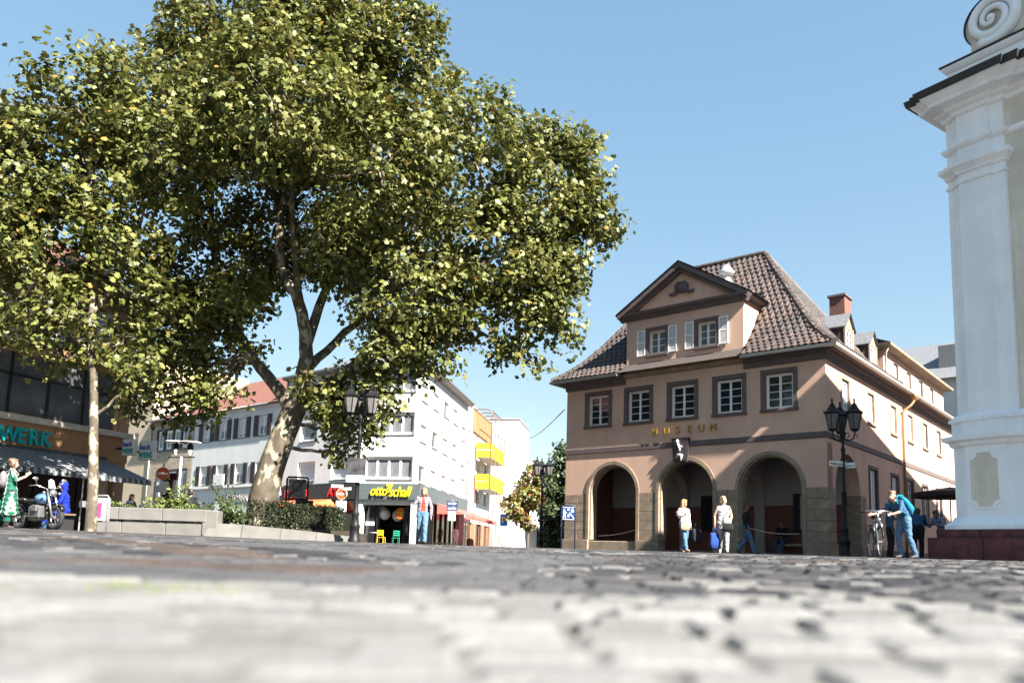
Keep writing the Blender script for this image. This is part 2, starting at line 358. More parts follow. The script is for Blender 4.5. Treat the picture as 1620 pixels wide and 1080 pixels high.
WCACHE = {}
def window(parent, cx, z0, w, h, y=.16, leafs=2, rows=4, fr=.055, T=None, gl=None, frame_m=None, depth=.06, surround=None, sill=True, name='window', panes=True, sur_m=None, blind=None):
    """casement: frame with sashes and glazing bars; every pane a child. T: (loc, rz) of the facade inside the parent"""
    frame_m = frame_m or M_WHITE; gl = gl or M_GLASS; sur_m = sur_m or M_TRIM
    key = (round(w, 3), round(h, 3), leafs, rows, fr, frame_m.name, surround, sill, depth, y, sur_m.name)
    if key not in WCACHE:
        b = MB(); b.mi = 0; y0, y1 = 0, depth; x0, x1 = -w / 2, w / 2
        b.box(x0, x0 + fr, y0, y1, 0, h); b.box(x1 - fr, x1, y0, y1, 0, h); b.box(x0 + fr, x1 - fr, y0, y1, 0, fr); b.box(x0 + fr, x1 - fr, y0, y1, h - fr, h)
        cells = []; lw = (w - 2 * fr) / leafs
        for i in range(leafs):
            a = x0 + fr + i * lw; s = fr * .75
            b.box(a + .004, a + s, y0 - .015, y1 - .01, fr + .004, h - fr - .004); b.box(a + lw - s, a + lw - .004, y0 - .015, y1 - .01, fr + .004, h - fr - .004)
            b.box(a + s, a + lw - s, y0 - .014, y1 - .01, fr + .004, fr + s); b.box(a + s, a + lw - s, y0 - .014, y1 - .01, h - fr - s, h - fr - .004)
            ph = (h - 2 * fr - 2 * s) / rows
            for r in range(rows):
                z = fr + s + r * ph
                if r: b.box(a + s, a + lw - s, y0 + .002, y1 - .02, z - .012, z + .012)
                g = .012 if rows > 1 else 0
                cells.append((a + s, a + lw - s, z + (g if r else 0), z + ph - (g if r < rows - 1 else 0)))
        b.mi = 1
        if surround:
            t, pr = surround; yy0, yy1 = -y - pr, -y + .1
            b.box(x0 - t, x0, yy0, yy1, -.004, h, .008); b.box(x1, x1 + t, yy0, yy1, -.004, h, .008); b.box(x0 - t, x1 + t, yy0, yy1, h, h + t, .008)
            if sill: b.box(x0 - t - .02, x1 + t + .02, yy0 - .05, -.004, -.12, -.006, .01)
        elif sill: b.box(x0 - .04, x1 + .04, -y - .06, -.004, -.06, -.006, .006)
        pc = {}
        for a0, a1, c0, c1 in cells:
            k = (round(a1 - a0, 3), round(c1 - c0, 3))
            if k not in pc: pb = MB(); pb.box(0, k[0], 0, .008, 0, k[1]); pc[k] = pb
        WCACHE[key] = (b.mesh(name, [frame_m, sur_m]), cells, pc)
    me, cells, pc = WCACHE[key]
    loc, rz = T if T else ((0, 0, 0), 0.)
    p = Matrix.Translation(loc) @ rotz(rz) @ Vector((cx, y, z0))
    o = mobj(name, me, parent, p, rz)
    if panes:
        for a0, a1, c0, c1 in cells:
            k = (round(a1 - a0, 3), round(c1 - c0, 3)); kk = (key, k, gl.name)
            if kk not in WCACHE: WCACHE[kk] = pc[k].mesh('pane', gl)
            mobj('pane', WCACHE[kk], o, (a0, depth * .45, c0))
    else:
        kk = (key, 'one', gl.name)
        if kk not in WCACHE: gb = MB(); gb.box(-w / 2 + fr, w / 2 - fr, 0, .008, fr, h - fr); WCACHE[kk] = gb.mesh('pane', gl)
        mobj('pane', WCACHE[kk], o, (0, depth * .45, 0))
    if blind:
        kk = (key, 'blind', blind)
        if kk not in WCACHE: gb = MB(); gb.box(-w / 2 + fr, w / 2 - fr, -.012, -.004, h * (1 - blind), h - fr * .5); WCACHE[kk] = gb.mesh('blind', M_BLIND)
        mobj('blind', WCACHE[kk], o)
    return o

RT = [0, .5, 1.0, 1.6, 2.4, 4.25]; RZ = [7.42, 7.80, 8.28, 9.03, 10.20, 12.9]
def rz_at(t): return float(np.interp(t, RT, RZ))
_al = [0]
for _i in range(1, 86): _al.append(_al[-1] + math.hypot(.05, rz_at(_i * .05) - rz_at((_i - 1) * .05)))
def t_at_len(s): return float(np.interp(s, _al, [i * .05 for i in range(86)]))

def tile_mesh(nm, m, w=.245, l=.40):
    """one interlocking tile, swelling in the middle with a rounded lower edge; lower end at y=0, running up +y"""
    vs = []; fs = []; xs = [-.5, -.32, -.12, .12, .32, .5]; zz = [.012, .012, .055, .060, .030, .012]; yo = [.03, .004, 0, 0, .004, .03]
    for k, (yy, dz) in enumerate(((0, .018), (1, 0))):
        for x, z, o in zip(xs, zz, yo): vs.append((x * w, (o if k == 0 else l), z + dz))
    n = 6
    for x, z, o in zip(xs, zz, yo): vs.append((x * w, o + .004, z - .016 + .018))
    for i in range(n - 1):
        fs.append((i, i + 1, n + i + 1, n + i)); fs.append((i, 2 * n + i, 2 * n + i + 1, i + 1))
    b = MB(); b.add(vs, fs); return b.mesh(nm, m), vs, fs

def museum():
    W = 11.4; D = 20.
    rt = thing('museum_building', 'peach plastered museum with round arcade arches and steep brown tiled roof', 'museum', (11.095, 28, 0), math.atan2(-.648, .7616))
    arches = [(-10.19, -7.70), (-6.78, -4.27), (-3.37, -.83)]; sp = 2.4; th = .55
    # ---- front wall
    b = MB(); piers = [(-W, -10.19), (-7.70, -6.78), (-4.27, -3.37), (-.83, 0)]
    for a, c in piers: b.box(a + (.0 if a > -W else 0), c, 0, th, sp, 4.15)
    for a, c in arches:
        r = (c - a) / 2; cx = (a + c) / 2; n = 24
        pts = [(cx - r * math.cos(math.pi * i / n), sp + r * 1.03 * math.sin(math.pi * i / n)) for i in range(n + 1)]
        for i in range(n):
            (x0, z0), (x1, z1) = pts[i], pts[i + 1]
            b.quad((x0, 0, z0), (x1, 0, z1), (x1, 0, 4.15), (x0, 0, 4.15)); b.quad((x0, th, z0), (x1, th, z1), (x1, th, 4.15), (x0, th, 4.15))
            b.quad((x0, 0, z0), (x0, th, z0), (x1, th, z1), (x1, 0, z1))
    fw = [(-2.41, -.99), (-4.36, -2.97), (-6.37, -4.96), (-8.43, -6.98), (-10.46, -8.97)]
    cxs = [(a + c) / 2 for a, c in fw]; ww = 1.06; wz = 5.35; wh = 1.33
    b.wall(-W, 0, 4.15, 7.42, [(c - ww / 2, c + ww / 2, wz, wz + wh) for c in cxs], depth=.22)
    # zwerchhaus (wall dormer) front, flush with the facade
    dx0, dx1 = -8.33, -3.08; dm = (dx0 + dx1) / 2; dws = [-6.86, -4.62]; dw, dz, dh = .80, 8.14, 1.02
    b.wall(dx0, dx1, 7.42, 9.72, [(c - dw / 2, c + dw / 2, dz, dz + dh) for c in dws], y=.03, depth=.2)
    b.add([(dx0, .03, 9.72), (dx1, .03, 9.72), (dm, .03, 11.55)], [(0, 1, 2)])
    b.quad((dx0, .03, 7.42), (dx0, 2.6, 7.42), (dx0, 2.6, 9.72), (dx0, .03, 9.72)); b.quad((dx1, .03, 7.42), (dx1, 2.6, 7.42), (dx1, 2.6, 9.72), (dx1, .03, 9.72))
    # side and other walls
    S = rotz(R(90))
    b.T = S                                    # facade coordinate = local y, facing +x
    r2 = 1.40; a2, c2 = .80, 3.60; cx2 = 2.2; sp2 = 2.35
    sw = [2.1, 5.22, 8.42, 11.1, 13.8, 16.5]; sww, swz, swh = .82, 5.42, 1.18
    gw = [5.28, 8.33, 10.75, 13.4, 16.1]; gww, gz, gh = .95, 1.80, 1.72
    b.wall(0, D, 4.0, 7.1, [(c - sww / 2, c + sww / 2, swz, swz + swh) for c in sw], y=-.002, depth=.24)
    b.wall(c2 + .2, D, -.3, 4.0, [(c - gww / 2, c + gww / 2, gz, gz + gh) for c in gw], y=-.002, depth=.28)
    b.quad((0, 0, 2.35), (.8, 0, 2.35), (.8, 0, 4.0), (0, 0, 4.0)); b.quad((c2, 0, sp2), (c2 + .2, 0, sp2), (c2 + .2, 0, 4.0), (c2, 0, 4.0))
    n = 24; pts = [(cx2 - r2 * math.cos(math.pi * i / n), sp2 + r2 * 1.03 * math.sin(math.pi * i / n)) for i in range(n + 1)]
    for i in range(n):
        (x0, z0), (x1, z1) = pts[i], pts[i + 1]
        b.quad((x0, 0, z0), (x1, 0, z1), (x1, 0, 4.0), (x0, 0, 4.0)); b.quad((x0, 0, z0), (x0, th, z0), (x1, th, z1), (x1, 0, z1))
    b.T = None
    b.quad((-W, 0, 2.4), (-W, D, 2.4), (-W, D, 7.1), (-W, 0, 7.1)); b.quad((-W, .6, -.3), (-W, D, -.3), (-W, D, 2.4), (-W, .6, 2.4))
    b.quad((-W, D, -.3), (0, D, -.3), (0, D, 7.1), (-W, D, 7.1))
    b.build('plaster_wall', M_PLAS, rt)
    # ---- ashlar pillars, every block on its own
    rr = random.Random(11); bc = {}
    def pillar(x0, x1, y0, y1, ztop, pl=.06, courses=5):
        p = MB(); p.box(x0 + .02, x1 - .02, y0 + .02, y1 - .02, -.3, ztop - .01); o = p.build('pillar', M_TRIM, rt)
        def blk(a, c, e, f, g, h):
            k = tuple(round(q, 3) for q in (c - a, f - e, h - g))
            if k not in bc: q = MB(); q.box(0, k[0], 0, k[1], 0, k[2], .012); bc[k] = q.mesh('stone_block', M_STONE)
            mobj('stone_block', bc[k], o, (a, e, g))
        blk(x0 - pl, x1 + (pl if x1 < -.1 else pl), y0 - pl, y1, -.3, .44)
        hh = (ztop - .45) / courses
        for i in range(courses):
            z0 = .45 + i * hh; w = x1 - x0
            if w > .7 and i % 2 == 0: s = x0 + w * (.58 if i % 4 == 0 else .42); blk(x0, s - .004, y0, y1, z0, z0 + hh - .006); blk(s + .004, x1, y0, y1, z0, z0 + hh - .006)
            else: blk(x0, x1, y0, y1, z0, z0 + hh - .006)
    for a, c in piers: pillar(a + (-.012 if a == -W else 0), c + (.012 if c == 0 else 0), -.012, th if c < 0 else .8, sp)
    pillar(-.55, .012, c2 - .0, c2 + .2 + .45, sp2, pl=.05)
    # ---- arch mouldings, keystone, string course
    for (a, c), z in zip(arches, (sp,) * 3):
        r = (c - a) / 2; cx = (a + c) / 2; n = 28; m = MB(); m.sm = False
        def ring(ra, rb, ya, yb):
            pa = [(cx - ra * math.cos(math.pi * i / n), sp + ra * 1.03 * math.sin(math.pi * i / n)) for i in range(n + 1)]
            pb = [(cx - rb * math.cos(math.pi * i / n), sp + rb * 1.03 * math.sin(math.pi * i / n)) for i in range(n + 1)]
            pa = [(pa[0][0], .45)] + pa + [(pa[-1][0], .45)]; pb = [(pb[0][0], .45)] + pb + [(pb[-1][0], .45)]
            for i in range(n + 2):
                (x0, z0), (x1, z1), (x2, z2), (x3, z3) = pa[i], pa[i + 1], pb[i + 1], pb[i]
                m.quad((x0, ya, z0), (x1, ya, z1), (x2, ya, z2), (x3, ya, z3))
                m.quad((x0, ya, z0), (x0, yb, z0), (x1, yb, z1), (x1, ya, z1)); m.quad((x3, ya, z3), (x3, yb, z3), (x2, yb, z2), (x2, ya, z2))
        ring(r - .07, r + .07, -.035, .1); ring(r - .13, r - .065, .06, th - .05)
        m.build('arch_moulding', M_STONE, rt)
    k = MB(); kx = -5.71
    k.prism([(kx - .30, 3.55), (kx + .30, 3.55), (kx + .40, 4.52), (kx - .40, 4.52)], -.09, .05)
    k.prism([(kx - .24, 3.62), (kx + .24, 3.62), (kx + .33, 4.45), (kx - .33, 4.45)], -.11, -.07)
    ko = k.build('keystone', pm('keystone_dark', (.05, .04, .045), rough=.7), rt)
    f = MB(); f.sm = True; y = -.15; f.T = Matrix.Translation((0, 0, -.10))
    f.sphere((kx - .10, y, 4.47), (.065, .06, .085)); f.tube([(kx - .10, y, 4.42), (kx - .04, y, 4.30), (kx, y, 4.2), (kx + .01, y, 4.08)], [.03, .055, .045, .03], 8)
    f.tube([(kx - .03, y, 4.29), (kx + .08, y - .01, 4.27), (kx + .13, y, 4.24)], [.025, .02, .012], 6)
    f.tube([(kx + .10, y, 3.93), (kx - .02, y - .02, 3.94), (kx - .13, y, 3.96)], [.04, .035, .02], 8); f.tube([(kx - .13, y, 3.96), (kx - .10, y, 3.90), (kx - .02, y - .01, 3.89), (kx + .08, y, 3.90)], [.015, .02, .022, .02], 6)
    f.tube([(kx + .10, y, 3.94), (kx + .07, y, 3.80), (kx + .05, y, 3.66)], [.05, .035, .015], 8)
    f.build('carved_figure', pm('white_carving', (.72, .70, .66), rough=.6), ko)
    s = MB(); s.sweep([(0, 4.15), (.045, 4.17), (.045, 4.36), (0, 4.39)], [(-W - .0, .3), (-W, 0), (kx - .40, 0)]); s.sweep([(0, 4.15), (.045, 4.17), (.045, 4.36), (0, 4.39)], [(kx + .40, 0), (0, 0), (0, D)])
    s.build('string_course', M_TRIM, rt)
    # ---- letters
    lx = [-7.03, -6.46, -5.90, -5.40, -4.93, -4.44]
    for i, ch in enumerate('MUSEUM'):
        o = mobj('letter', text_mesh(ch, .40, .03, M_GOLD, bold=.0, name='letter'), rt, (lx[i], -.09, 4.71)); o['label'] = 'gold letter %s of the museum lettering' % ch
    # ---- windows
    for i, c in enumerate(cxs): window(rt, c, wz, ww, wh, surround=(.17, .04), gl=M_GLASS)
    ST = ((0, 0, 0), R(90))
    for i, c in enumerate(sw): window(rt, c, swz, sww, swh, y=.07, surround=(.12, .03), T=ST, gl=M_CURT, rows=4, sur_m=M_STONE)
    for i, c in enumerate(gw):
        window(rt, c, gz, gww, gh, y=.09, surround=(.14, .04), T=ST, rows=4 if i > 1 else 1, panes=i > 1, blind=.97 if i < 2 else None)
    for c in dws: window(rt, c, dz, dw, dh, y=.18, surround=(.13, .02), rows=3, gl=M_CURT)
    for c in dws:                                           # louvred shutters
        for sgn in (-1, 1):
            m = MB(); w, h = .40, 1.10
            m.box(-w / 2, -w / 2 + .05, 0, .04, 0, h); m.box(w / 2 - .05, w / 2, 0, .04, 0, h)
            for z in (0, h / 2 - .03, h - .06): m.box(-w / 2 + .05, w / 2 - .05, .003, .037, z, z + .06)
            sh = m.build('shutter', M_WHITE, rt, (c + sgn * (dw / 2 + .14 + w / 2), -.03, dz - .02)); lv = MB()
            for z0, z1 in ((.07, h / 2 - .04), (h / 2 + .04, h - .07)):
                z = z0
                while z < z1 - .03:
                    lv.add([(-w / 2 + .05, .005, z), (w / 2 - .05, .005, z), (w / 2 - .05, .032, z + .038), (-w / 2 + .05, .032, z + .038)], [(0, 1, 2, 3)]); z += .042
            lv.build('louvre', M_WHITE, sh)
    # ---- wall dormer: ledge, pediment, roof
    t = MB(); t.sweep([(0, 7.22), (.10, 7.26), (.16, 7.36), (.16, 7.42), (0, 7.46)], [(dx0 - .25, 0), (dx1 + .25, 0)]); t.build('dormer_ledge', M_STONE, rt)
    ped = MB(); hp = 9.70
    ped.sweep([(0, hp), (.08, hp + .02), (.12, hp + .14), (.30, hp + .20), (.32, hp + .30), (0, hp + .32)], [(dx0, 2.2), (dx0, .03), (dx1, .03), (dx1, 2.2)])
    ax = dm; az = 11.80; ex0, ex1 = dx0 - .38, dx1 + .38; ez = hp + .28
    for sx, ex in ((-1, ex0), (1, ex1)):
        dxx, dzz = ax - ex, az - ez; ln = math.hypot(dxx, dzz); nx, nz_ = -dzz / ln * (1 if dxx > 0 else -1), abs(dxx) / ln
        for o0, o1, yy in ((-.36, -.20, -.16), (-.22, -.02, -.30)):
            ped.prism([(ex + nx * o0, ez + nz_ * o0), (ax, az + o0 * ln / abs(dxx)), (ax, az + o1 * ln / abs(dxx)), (ex + nx * o1, ez + nz_ * o1)], yy, .06)
    ped.build('pediment_cornice', M_TRIM, rt)
    cg = MB(); cg.sm = True; cz = 10.62
    cg.prism([(dm - .27, cz - .1), (dm + .27, cz - .1), (dm + .30, cz + .22), (dm + .18, cz + .36), (dm - .18, cz + .36), (dm - .30, cz + .22)], -.10, .04)
    for sx in (-1, 1): cg.tube([(dm + sx * .22, -.03, cz - .02), (dm + sx * .38, -.05, cz - .12), (dm + sx * .52, -.03, cz - .10), (dm + sx * .55, -.03, cz - .02)], [.09, .08, .06, .03], 8)
    cg.sphere((dm, -.10, cz + .12), (.13, .05, .15)); cg.build('cartouche', M_TRIM, rt)
    dr = MB()
    for ex in (ex0, ex1):
        dr.add([(ex, -.34, ez + .02), (ax, -.34, az + .02), (ax, 3.2, az + .02), (ex, 3.2, ez + .02)], [(0, 1, 2, 3)])
        dr.add([(ex, -.34, ez - .02), (ax, -.34, az - .02), (ax, 3.2, az - .02), (ex, 3.2, ez - .02)], [(0, 1, 2, 3)])
    dr.build('dormer_roof', M_SLATE, rt)
    # ---- main roof
    ov = .5; X0, X1 = -W - ov, ov; YB = 8.0; roof = MB(); n = 17; TS = [4.25 * i / n for i in range(n + 1)]
    for i in range(n):
        t0, t1 = TS[i], TS[i + 1]; z0, z1 = rz_at(t0), rz_at(t1)
        roof.quad((X0 + t0, -ov + t0, z0), (X1 - t0, -ov + t0, z0), (X1 - t1, -ov + t1, z1), (X0 + t1, -ov + t1, z1))
        roof.quad((X0 + t0, YB - t0, z0), (X1 - t0, YB - t0, z0), (X1 - t1, YB - t1, z1), (X0 + t1, YB - t1, z1))
        roof.quad((X1 - t0, -ov + t0, z0), (X1 - t0, YB - t0, z0), (X1 - t1, YB - t1, z1), (X1 - t1, -ov + t1, z1))
        roof.quad((X0 + t0, -ov + t0, z0), (X0 + t0, YB - t0, z0), (X0 + t1, YB - t1, z1), (X0 + t1, -ov + t1, z1))
    ro = roof.build('roof', M_UNDER, rt)
    tms = [tile_mesh('roof_tile', m) for m in (M_TILE, M_TILEB, M_TILEC)]; items = []
    rowl = .30; L = _al[-1]; k = 0
    def ok(x, y, z):
        if dx0 - .12 < x < dx1 + .12 and y < 3.0:
            return z > ez + (az - ez) * (1 - abs(x - dm) / (dm - ex0)) + .02
        return True
    s = .0
    while s < L - .15:
        t0, t1 = t_at_len(s), t_at_len(min(L, s + .40)); z0, z1 = rz_at(t0), rz_at(t1); ang = math.atan2(z1 - z0, t1 - t0); off = .1225 * (k % 2)
        x = X0 + t0 + .12 - ((X0 + t0 + .12) % .245) + off
        while x < X1 - t0 - .06:
            if x > X0 + t0 + .06 and ok(x, -ov + t0, z0): items.append(((x, -ov + t0 - .03, z0 + .012), 0., ang))
            x += .245
        y = -ov + t0 + .12 - ((-ov + t0 + .12) % .245) + off
        while y < YB - t0 - .06:
            if y > -ov + t0 + .06: items.append(((X1 - t0 + .03, y, z0 + .012), R(90), ang))
            y += .245
        y = -ov + t0 + .2
        while y < YB - t0 - .06: items.append(((X0 + t0 - .03, y, z0 + .012), R(-90), ang)); y += .245
        s += rowl; k += 1
    c0 = Vector((-.5, -.8, 8.2)); items.sort(key=lambda q: (q[1] < 0, (Vector(q[0]) - Vector((-2.2, .3, 8.8))).length)); far = MB()
    for i, (p, rz_, ang) in enumerate(items):
        e = Euler((ang + rr.uniform(-.03, .03), rr.uniform(-.05, .05), rr.uniform(-.035, .035))); age = math.sin(p[0] * 1.3 + 1.7 * math.sin(p[1] * .9 + p[2])) + rr.gauss(0, .55); vi = 1 if age < -.5 else (2 if age > 1.25 else 0)
        p = (p[0] + rr.uniform(-.008, .008), p[1] + rr.uniform(-.008, .008), p[2] + rr.uniform(-.004, .008) - .03 * math.sin(math.pi * (p[0] + 11.9) / 12.4) ** 2)
        T = Matrix.Translation(p) @ rotz(rz_) @ e.to_matrix().to_4x4()
        if i < 300:
            o = mobj('roof_tile', tms[vi][0], ro); o.matrix_local = T
        else: far.mi = vi; far.add([T @ Vector(q) for q in tms[vi][1]], tms[vi][2])
    far.build('roof_tile_field', [M_TILE, M_TILEB, M_TILEC], ro, kind='stuff')
    # hip and ridge caps
    def caps(P, r=.12):
        b = MB(); pts = [Vector(p) for p in P]; acc = 0
        for i in range(len(pts) - 1):
            a, c = pts[i], pts[i + 1]; m = max(1, round((c - a).length / .33))
            for j in range(m):
                p, q = a.lerp(c, j / m), a.lerp(c, (j + 1.12) / m); b.tube([p, q], [r * 1.12, r * .92], 8)
        return b.build('ridge_tiles', [M_TILE], ro)
    hz = lambda t: rz_at(t) + .03
    tl = [0, .5, 1, 1.6, 2.4, 3.3, 4.25]
    caps([(X1 - t, -ov + t, hz(t)) for t in tl]); caps([(X0 + t, -ov + t, hz(t)) for t in tl]); caps([(X1 - t, YB - t, hz(t)) for t in tl]); caps([(X0 + 4.25, 3.75, 12.95), (X1 - 4.25, 3.75, 12.95)])
    # eaves: soffit board, stone cornice, gutter
    e = MB(); e.sweep([(0, 6.98), (.05, 7.0), (.07, 7.2), (.16, 7.24), (.20, 7.33), (.42, 7.36), (.42, 7.40), (0, 7.40)], [(dx1 + .02, 0), (0, 0), (0, D)]); e.sweep([(0, 6.98), (.05, 7.0), (.07, 7.2), (.16, 7.24), (.20, 7.33), (.42, 7.36), (.42, 7.40), (0, 7.40)], [(-W, YB), (-W, 0), (dx0 - .02, 0)])
    e.build('eaves_cornice', M_TRIM, rt)
    g = MB(); gp = [(.40, 7.36), (.42, 7.31), (.50, 7.29), (.58, 7.31), (.60, 7.41), (.575, 7.41), (.56, 7.34), (.50, 7.315), (.44, 7.335), (.42, 7.38)]
    g.sweep(gp, [(dx1 + .12, 0), (0, 0), (0, D)]); g.sweep(gp, [(-W, YB), (-W, 0), (dx0 - .12, 0)])
    g.build('gutter', M_ZINC, rt)
    d = MB(); d.sm = True; M_PIPE = pm('copper_brown_pipe', (.34, .19, .10), rough=.5, metal=.2)
    d.tube([(.52, 9.95, 7.3), (.5, 9.9, 7.05), (.40, 9.8, 6.85), (.14, 9.6, 6.6), (.09, 9.6, 6.45), (.09, 9.6, .1)], .055, 10); d.lathe([(.06, 0), (.10, .12), (.17, .2), (.18, .36), (.13, .38)], 12, (.52, 9.95, 7.0)); d.build('downpipe', M_PIPE, rt)
    # small hipped-roof dormers with slate cheeks
    for yc in (4.05, 7.2):
        dd = MB(); w = .52; z0, z1 = 8.0, 9.15; xf = -.42
        dd.mi = 0; dd.box(-2.4, xf - .03, yc - w, yc + w, z0, z1)
        dd.mi = 1
        for sg in (-1, 1):
            dd.add([(xf + .1, yc + sg * (w + .12), z1 - .06), (xf + .1, yc, z1 + .62), (-2.6, yc, z1 + .62), (-2.6, yc + sg * (w + .12), z1 - .06)], [(0, 1, 2, 3)])
            dd.add([(xf + .1, yc + sg * (w + .12), z1 - .10), (xf + .1, yc, z1 + .58), (-2.6, yc, z1 + .58), (-2.6, yc + sg * (w + .12), z1 - .10)], [(0, 1, 2, 3)])
        dd.mi = 2; dd.box(xf - .03, xf + .03, yc - w - .02, yc - w + .12, z0, z1); dd.box(xf - .03, xf + .03, yc + w - .12, yc + w + .02, z0, z1); dd.box(xf - .03, xf + .025, yc - w + .12, yc + w - .12, z0, z0 + .1); dd.box(xf - .03, xf + .025, yc - w + .12, yc + w - .12, z1 - .1, z1)
        dd.add([(xf, yc - w - .02, z1), (xf, yc + w + .02, z1), (xf, yc, z1 + .55)], [(0, 1, 2)])
        do = dd.build('roof_dormer', [M_UNDER, M_SLATE, M_STONE], rt)
        window(rt, yc, z0 + .12, .78, z1 - z0 - .24, y=.04, T=((xf + .035, 0, 0), R(90)), rows=3, gl=M_CURT, sill=False, name='dormer_window')
    # broad dormer storey on the long side
    wd = MB(); xw = -.35; ya, yb = 8.5, 19.6; zt = 9.35; wd.T = Matrix.Translation((xw, 0, 0)) @ S; ws = [10.4, 12.6, 14.8, 17.0]
    wd.wall(ya, yb, 7.3, zt, [(c - .36, c + .36, 8.0, 8.95) for c in ws], depth=.12); wd.T = None
    wd.quad((xw, ya, 7.3), (-3.4, ya, 7.3), (-3.4, ya, zt), (xw, ya, zt)); wd.quad((xw, yb, 7.3), (-3.4, yb, 7.3), (-3.4, yb, zt), (xw, yb, zt))
    wo_ = wd.build('broad_dormer', M_PLAS, rt)
    for c in ws: window(wo_, c, 8.0, .72, .95, y=.08, T=((xw, 0, 0), R(90)), rows=1, panes=False, gl=M_BLIND, surround=(.06, .02), sur_m=M_STONE)
    we = MB(); we.sweep([(0, zt - .14), (.28, zt - .05), (.42, zt - .03), (.44, zt + .08), (0, zt + .12)], [(-3.4, ya), (xw, ya), (xw, yb), (-3.4, yb)][::1]); we.build('broad_dormer_eaves', M_STONE, wo_)
    wr = MB(); wr.add([(xw + .4, ya - .35, zt + .1), (xw + .4, yb + .3, zt + .1), (-3.6, yb + .3, 10.9), (-3.6, ya - .35, 10.9)], [(0, 1, 2, 3)]); wr.add([(-3.6, 6.0, 10.9), (-3.6, D, 10.9), (-W - .4, D, 7.4), (-W - .4, 6.0, 7.4)], [(0, 1, 2, 3)])
    wr.add([(.5, 7.6, 7.44), (.5, D, 7.44), (-.4, D, 8.2), (-.4, 7.6, 8.2)], [(0, 1, 2, 3)]); wr.build('rear_roof', M_TILEB, ro)
    dp = MB(); dp.sm = True; dp.tube([(xw + .3, ya - .2, zt), (xw + .15, ya - .15, 9.0), (xw + .1, ya - .1, 8.3), (xw + .3, ya - .1, 7.6)], .045, 8); dp.build('dormer_downpipe', M_ZINC, rt)
    # chimney of brick and a ventilation cowl
    ch = MB(); ch.box(-2.65, -1.95, 8.5, 9.4, 9.0, 12.0, .01); ch.mi = 1; ch.box(-2.72, -1.88, 8.43, 9.47, 12.0, 12.12, .01); ch.build('chimney', [M_BRICK, M_TRIM], ro)
    v = MB(); v.sm = True; vp = (-4.95, 2.55)
    v.lathe([(.19, 10.1), (.19, 11.35), (.23, 11.36), (.26, 11.5), (.19, 11.62), (.17, 11.75), (.32, 11.8), (.33, 11.95), (.28, 12.0), (.14, 12.22), (.05, 12.28)], 16, (vp[0], vp[1], .05))
    v.sm = False; v.box(vp[0] - .36, vp[0] + .36, vp[1] - .34, vp[1] - .28, 10.2, 10.62); v.build('vent_cowl', M_ZINC, ro)
    # ---- arcade interior
    a = MB(); a.mi = 0
    a.box(-W + .4, -.55, 3.2, 3.4, 0, 2.0); a.box(-W + .35, -W + .4, th, 3.2, 0, 4.0)
    a.mi = 1; a.box(-W + .4, -.55, 3.203, 3.4, 2.0, 4.0); a.build('arcade_back_wall', [M_REDW, M_PALE], rt)
    a = MB(); a.box(-W, -.05, th, 3.4, 4.0, 4.1); a.build('arcade_ceiling', M_PALE, rt)
    a = MB(); a.box(-W + .05, -.05, .05, 3.4, -.3, .06); a.build('arcade_floor', M_TRIM, rt)
    a = MB(); a.box(-.6, -.02, c2 + .65, 3.4 + .9, 0, 4.0); a.quad((-.6, 3.4, 0), (-.6, 4.3, 0), (-.6, 4.3, 4), (-.6, 3.4, 4)); a.build('arcade_end_wall', M_REDW, rt)
    for x in (-7.24, -3.82):
        p = MB(); n = 14; cy = (th + 3.2) / 2; ry = (3.2 - th) / 2 - .15
        for i in range(n):
            y0, y1 = cy - ry * math.cos(math.pi * i / n), cy - ry * math.cos(math.pi * (i + 1) / n); z0, z1 = 2.3 + ry * math.sin(math.pi * i / n), 2.3 + ry * math.sin(math.pi * (i + 1) / n)
            for xx in (x - .2, x + .2): p.quad((xx, y0, z0), (xx, y1, z1), (xx, y1, 4), (xx, y0, 4))
            p.quad((x - .2, y0, z0), (x + .2, y0, z0), (x + .2, y1, z1), (x - .2, y1, z1))
        p.box(x - .2, x + .2, cy + ry, 3.2, 0, 4); p.build('vault_arch', M_PALE, rt)
    for x in (-5.9, -1.9):
        window(rt, x, .95, 1.0, 1.5, y=3.02, rows=4, frame_m=M_IRON, name='arcade_window', sill=False)
    pl = MB(); pl.box(-9.1, -8.75, 3.17, 3.195, .85, 1.02); pl.build('wall_plaque', M_BLIND, rt)
    bn = MB(); bn.box(-10.13, -7.76, .02, .42, -.3, .40, .02); bn.build('parapet_block', M_STONE, rt)
    st = MB(); st.box(-6.7, -4.33, -.30, .05, -.3, -.02, .01); st.box(-6.7, -4.33, .05, .4, -.3, .06 + .02, .01); st.build('entrance_step', M_TRIM, rt)
    bs = MB(); bs.box(-.012, .03, 4.3, D, -.3, .35, .01); bs.build('base_course', M_TRIM, rt)
    be = MB(); be.box(-2.95, -1.25, 2.3, 2.75, .36, .46, .01); be.box(-2.8, -2.65, 2.35, 2.7, .06, .36); be.box(-1.55, -1.4, 2.35, 2.7, .06, .36)
    bq = be.build('stone_bench', M_STONE); bq.location = rt.location; bq.rotation_euler = rt.rotation_euler; tag(bq, 'low stone bench in the shaded arcade behind the right arch', 'bench')
    # rope across the first and third arch
    for (xa, za, xb, zb), lb in ((( -9.95, .62, -7.55, 1.05), 'pale rope slung across the arch with the low parapet'), ((-3.2, 1.0, -1.2, .78), 'pale rope slung across the arch nearest the building corner')):
        q = MB(); q.sm = True; q.tube([(xa + (xb - xa) * i / 8, .5, za + (zb - za) * i / 8 - .10 * math.sin(math.pi * i / 8)) for i in range(9)], .014, 6)
        o = q.build('rope', pm('pale_rope', (.55, .48, .42), rough=.8)); o.location = rt.location; o.rotation_euler = rt.rotation_euler; tag(o, lb, 'rope')
    return rt
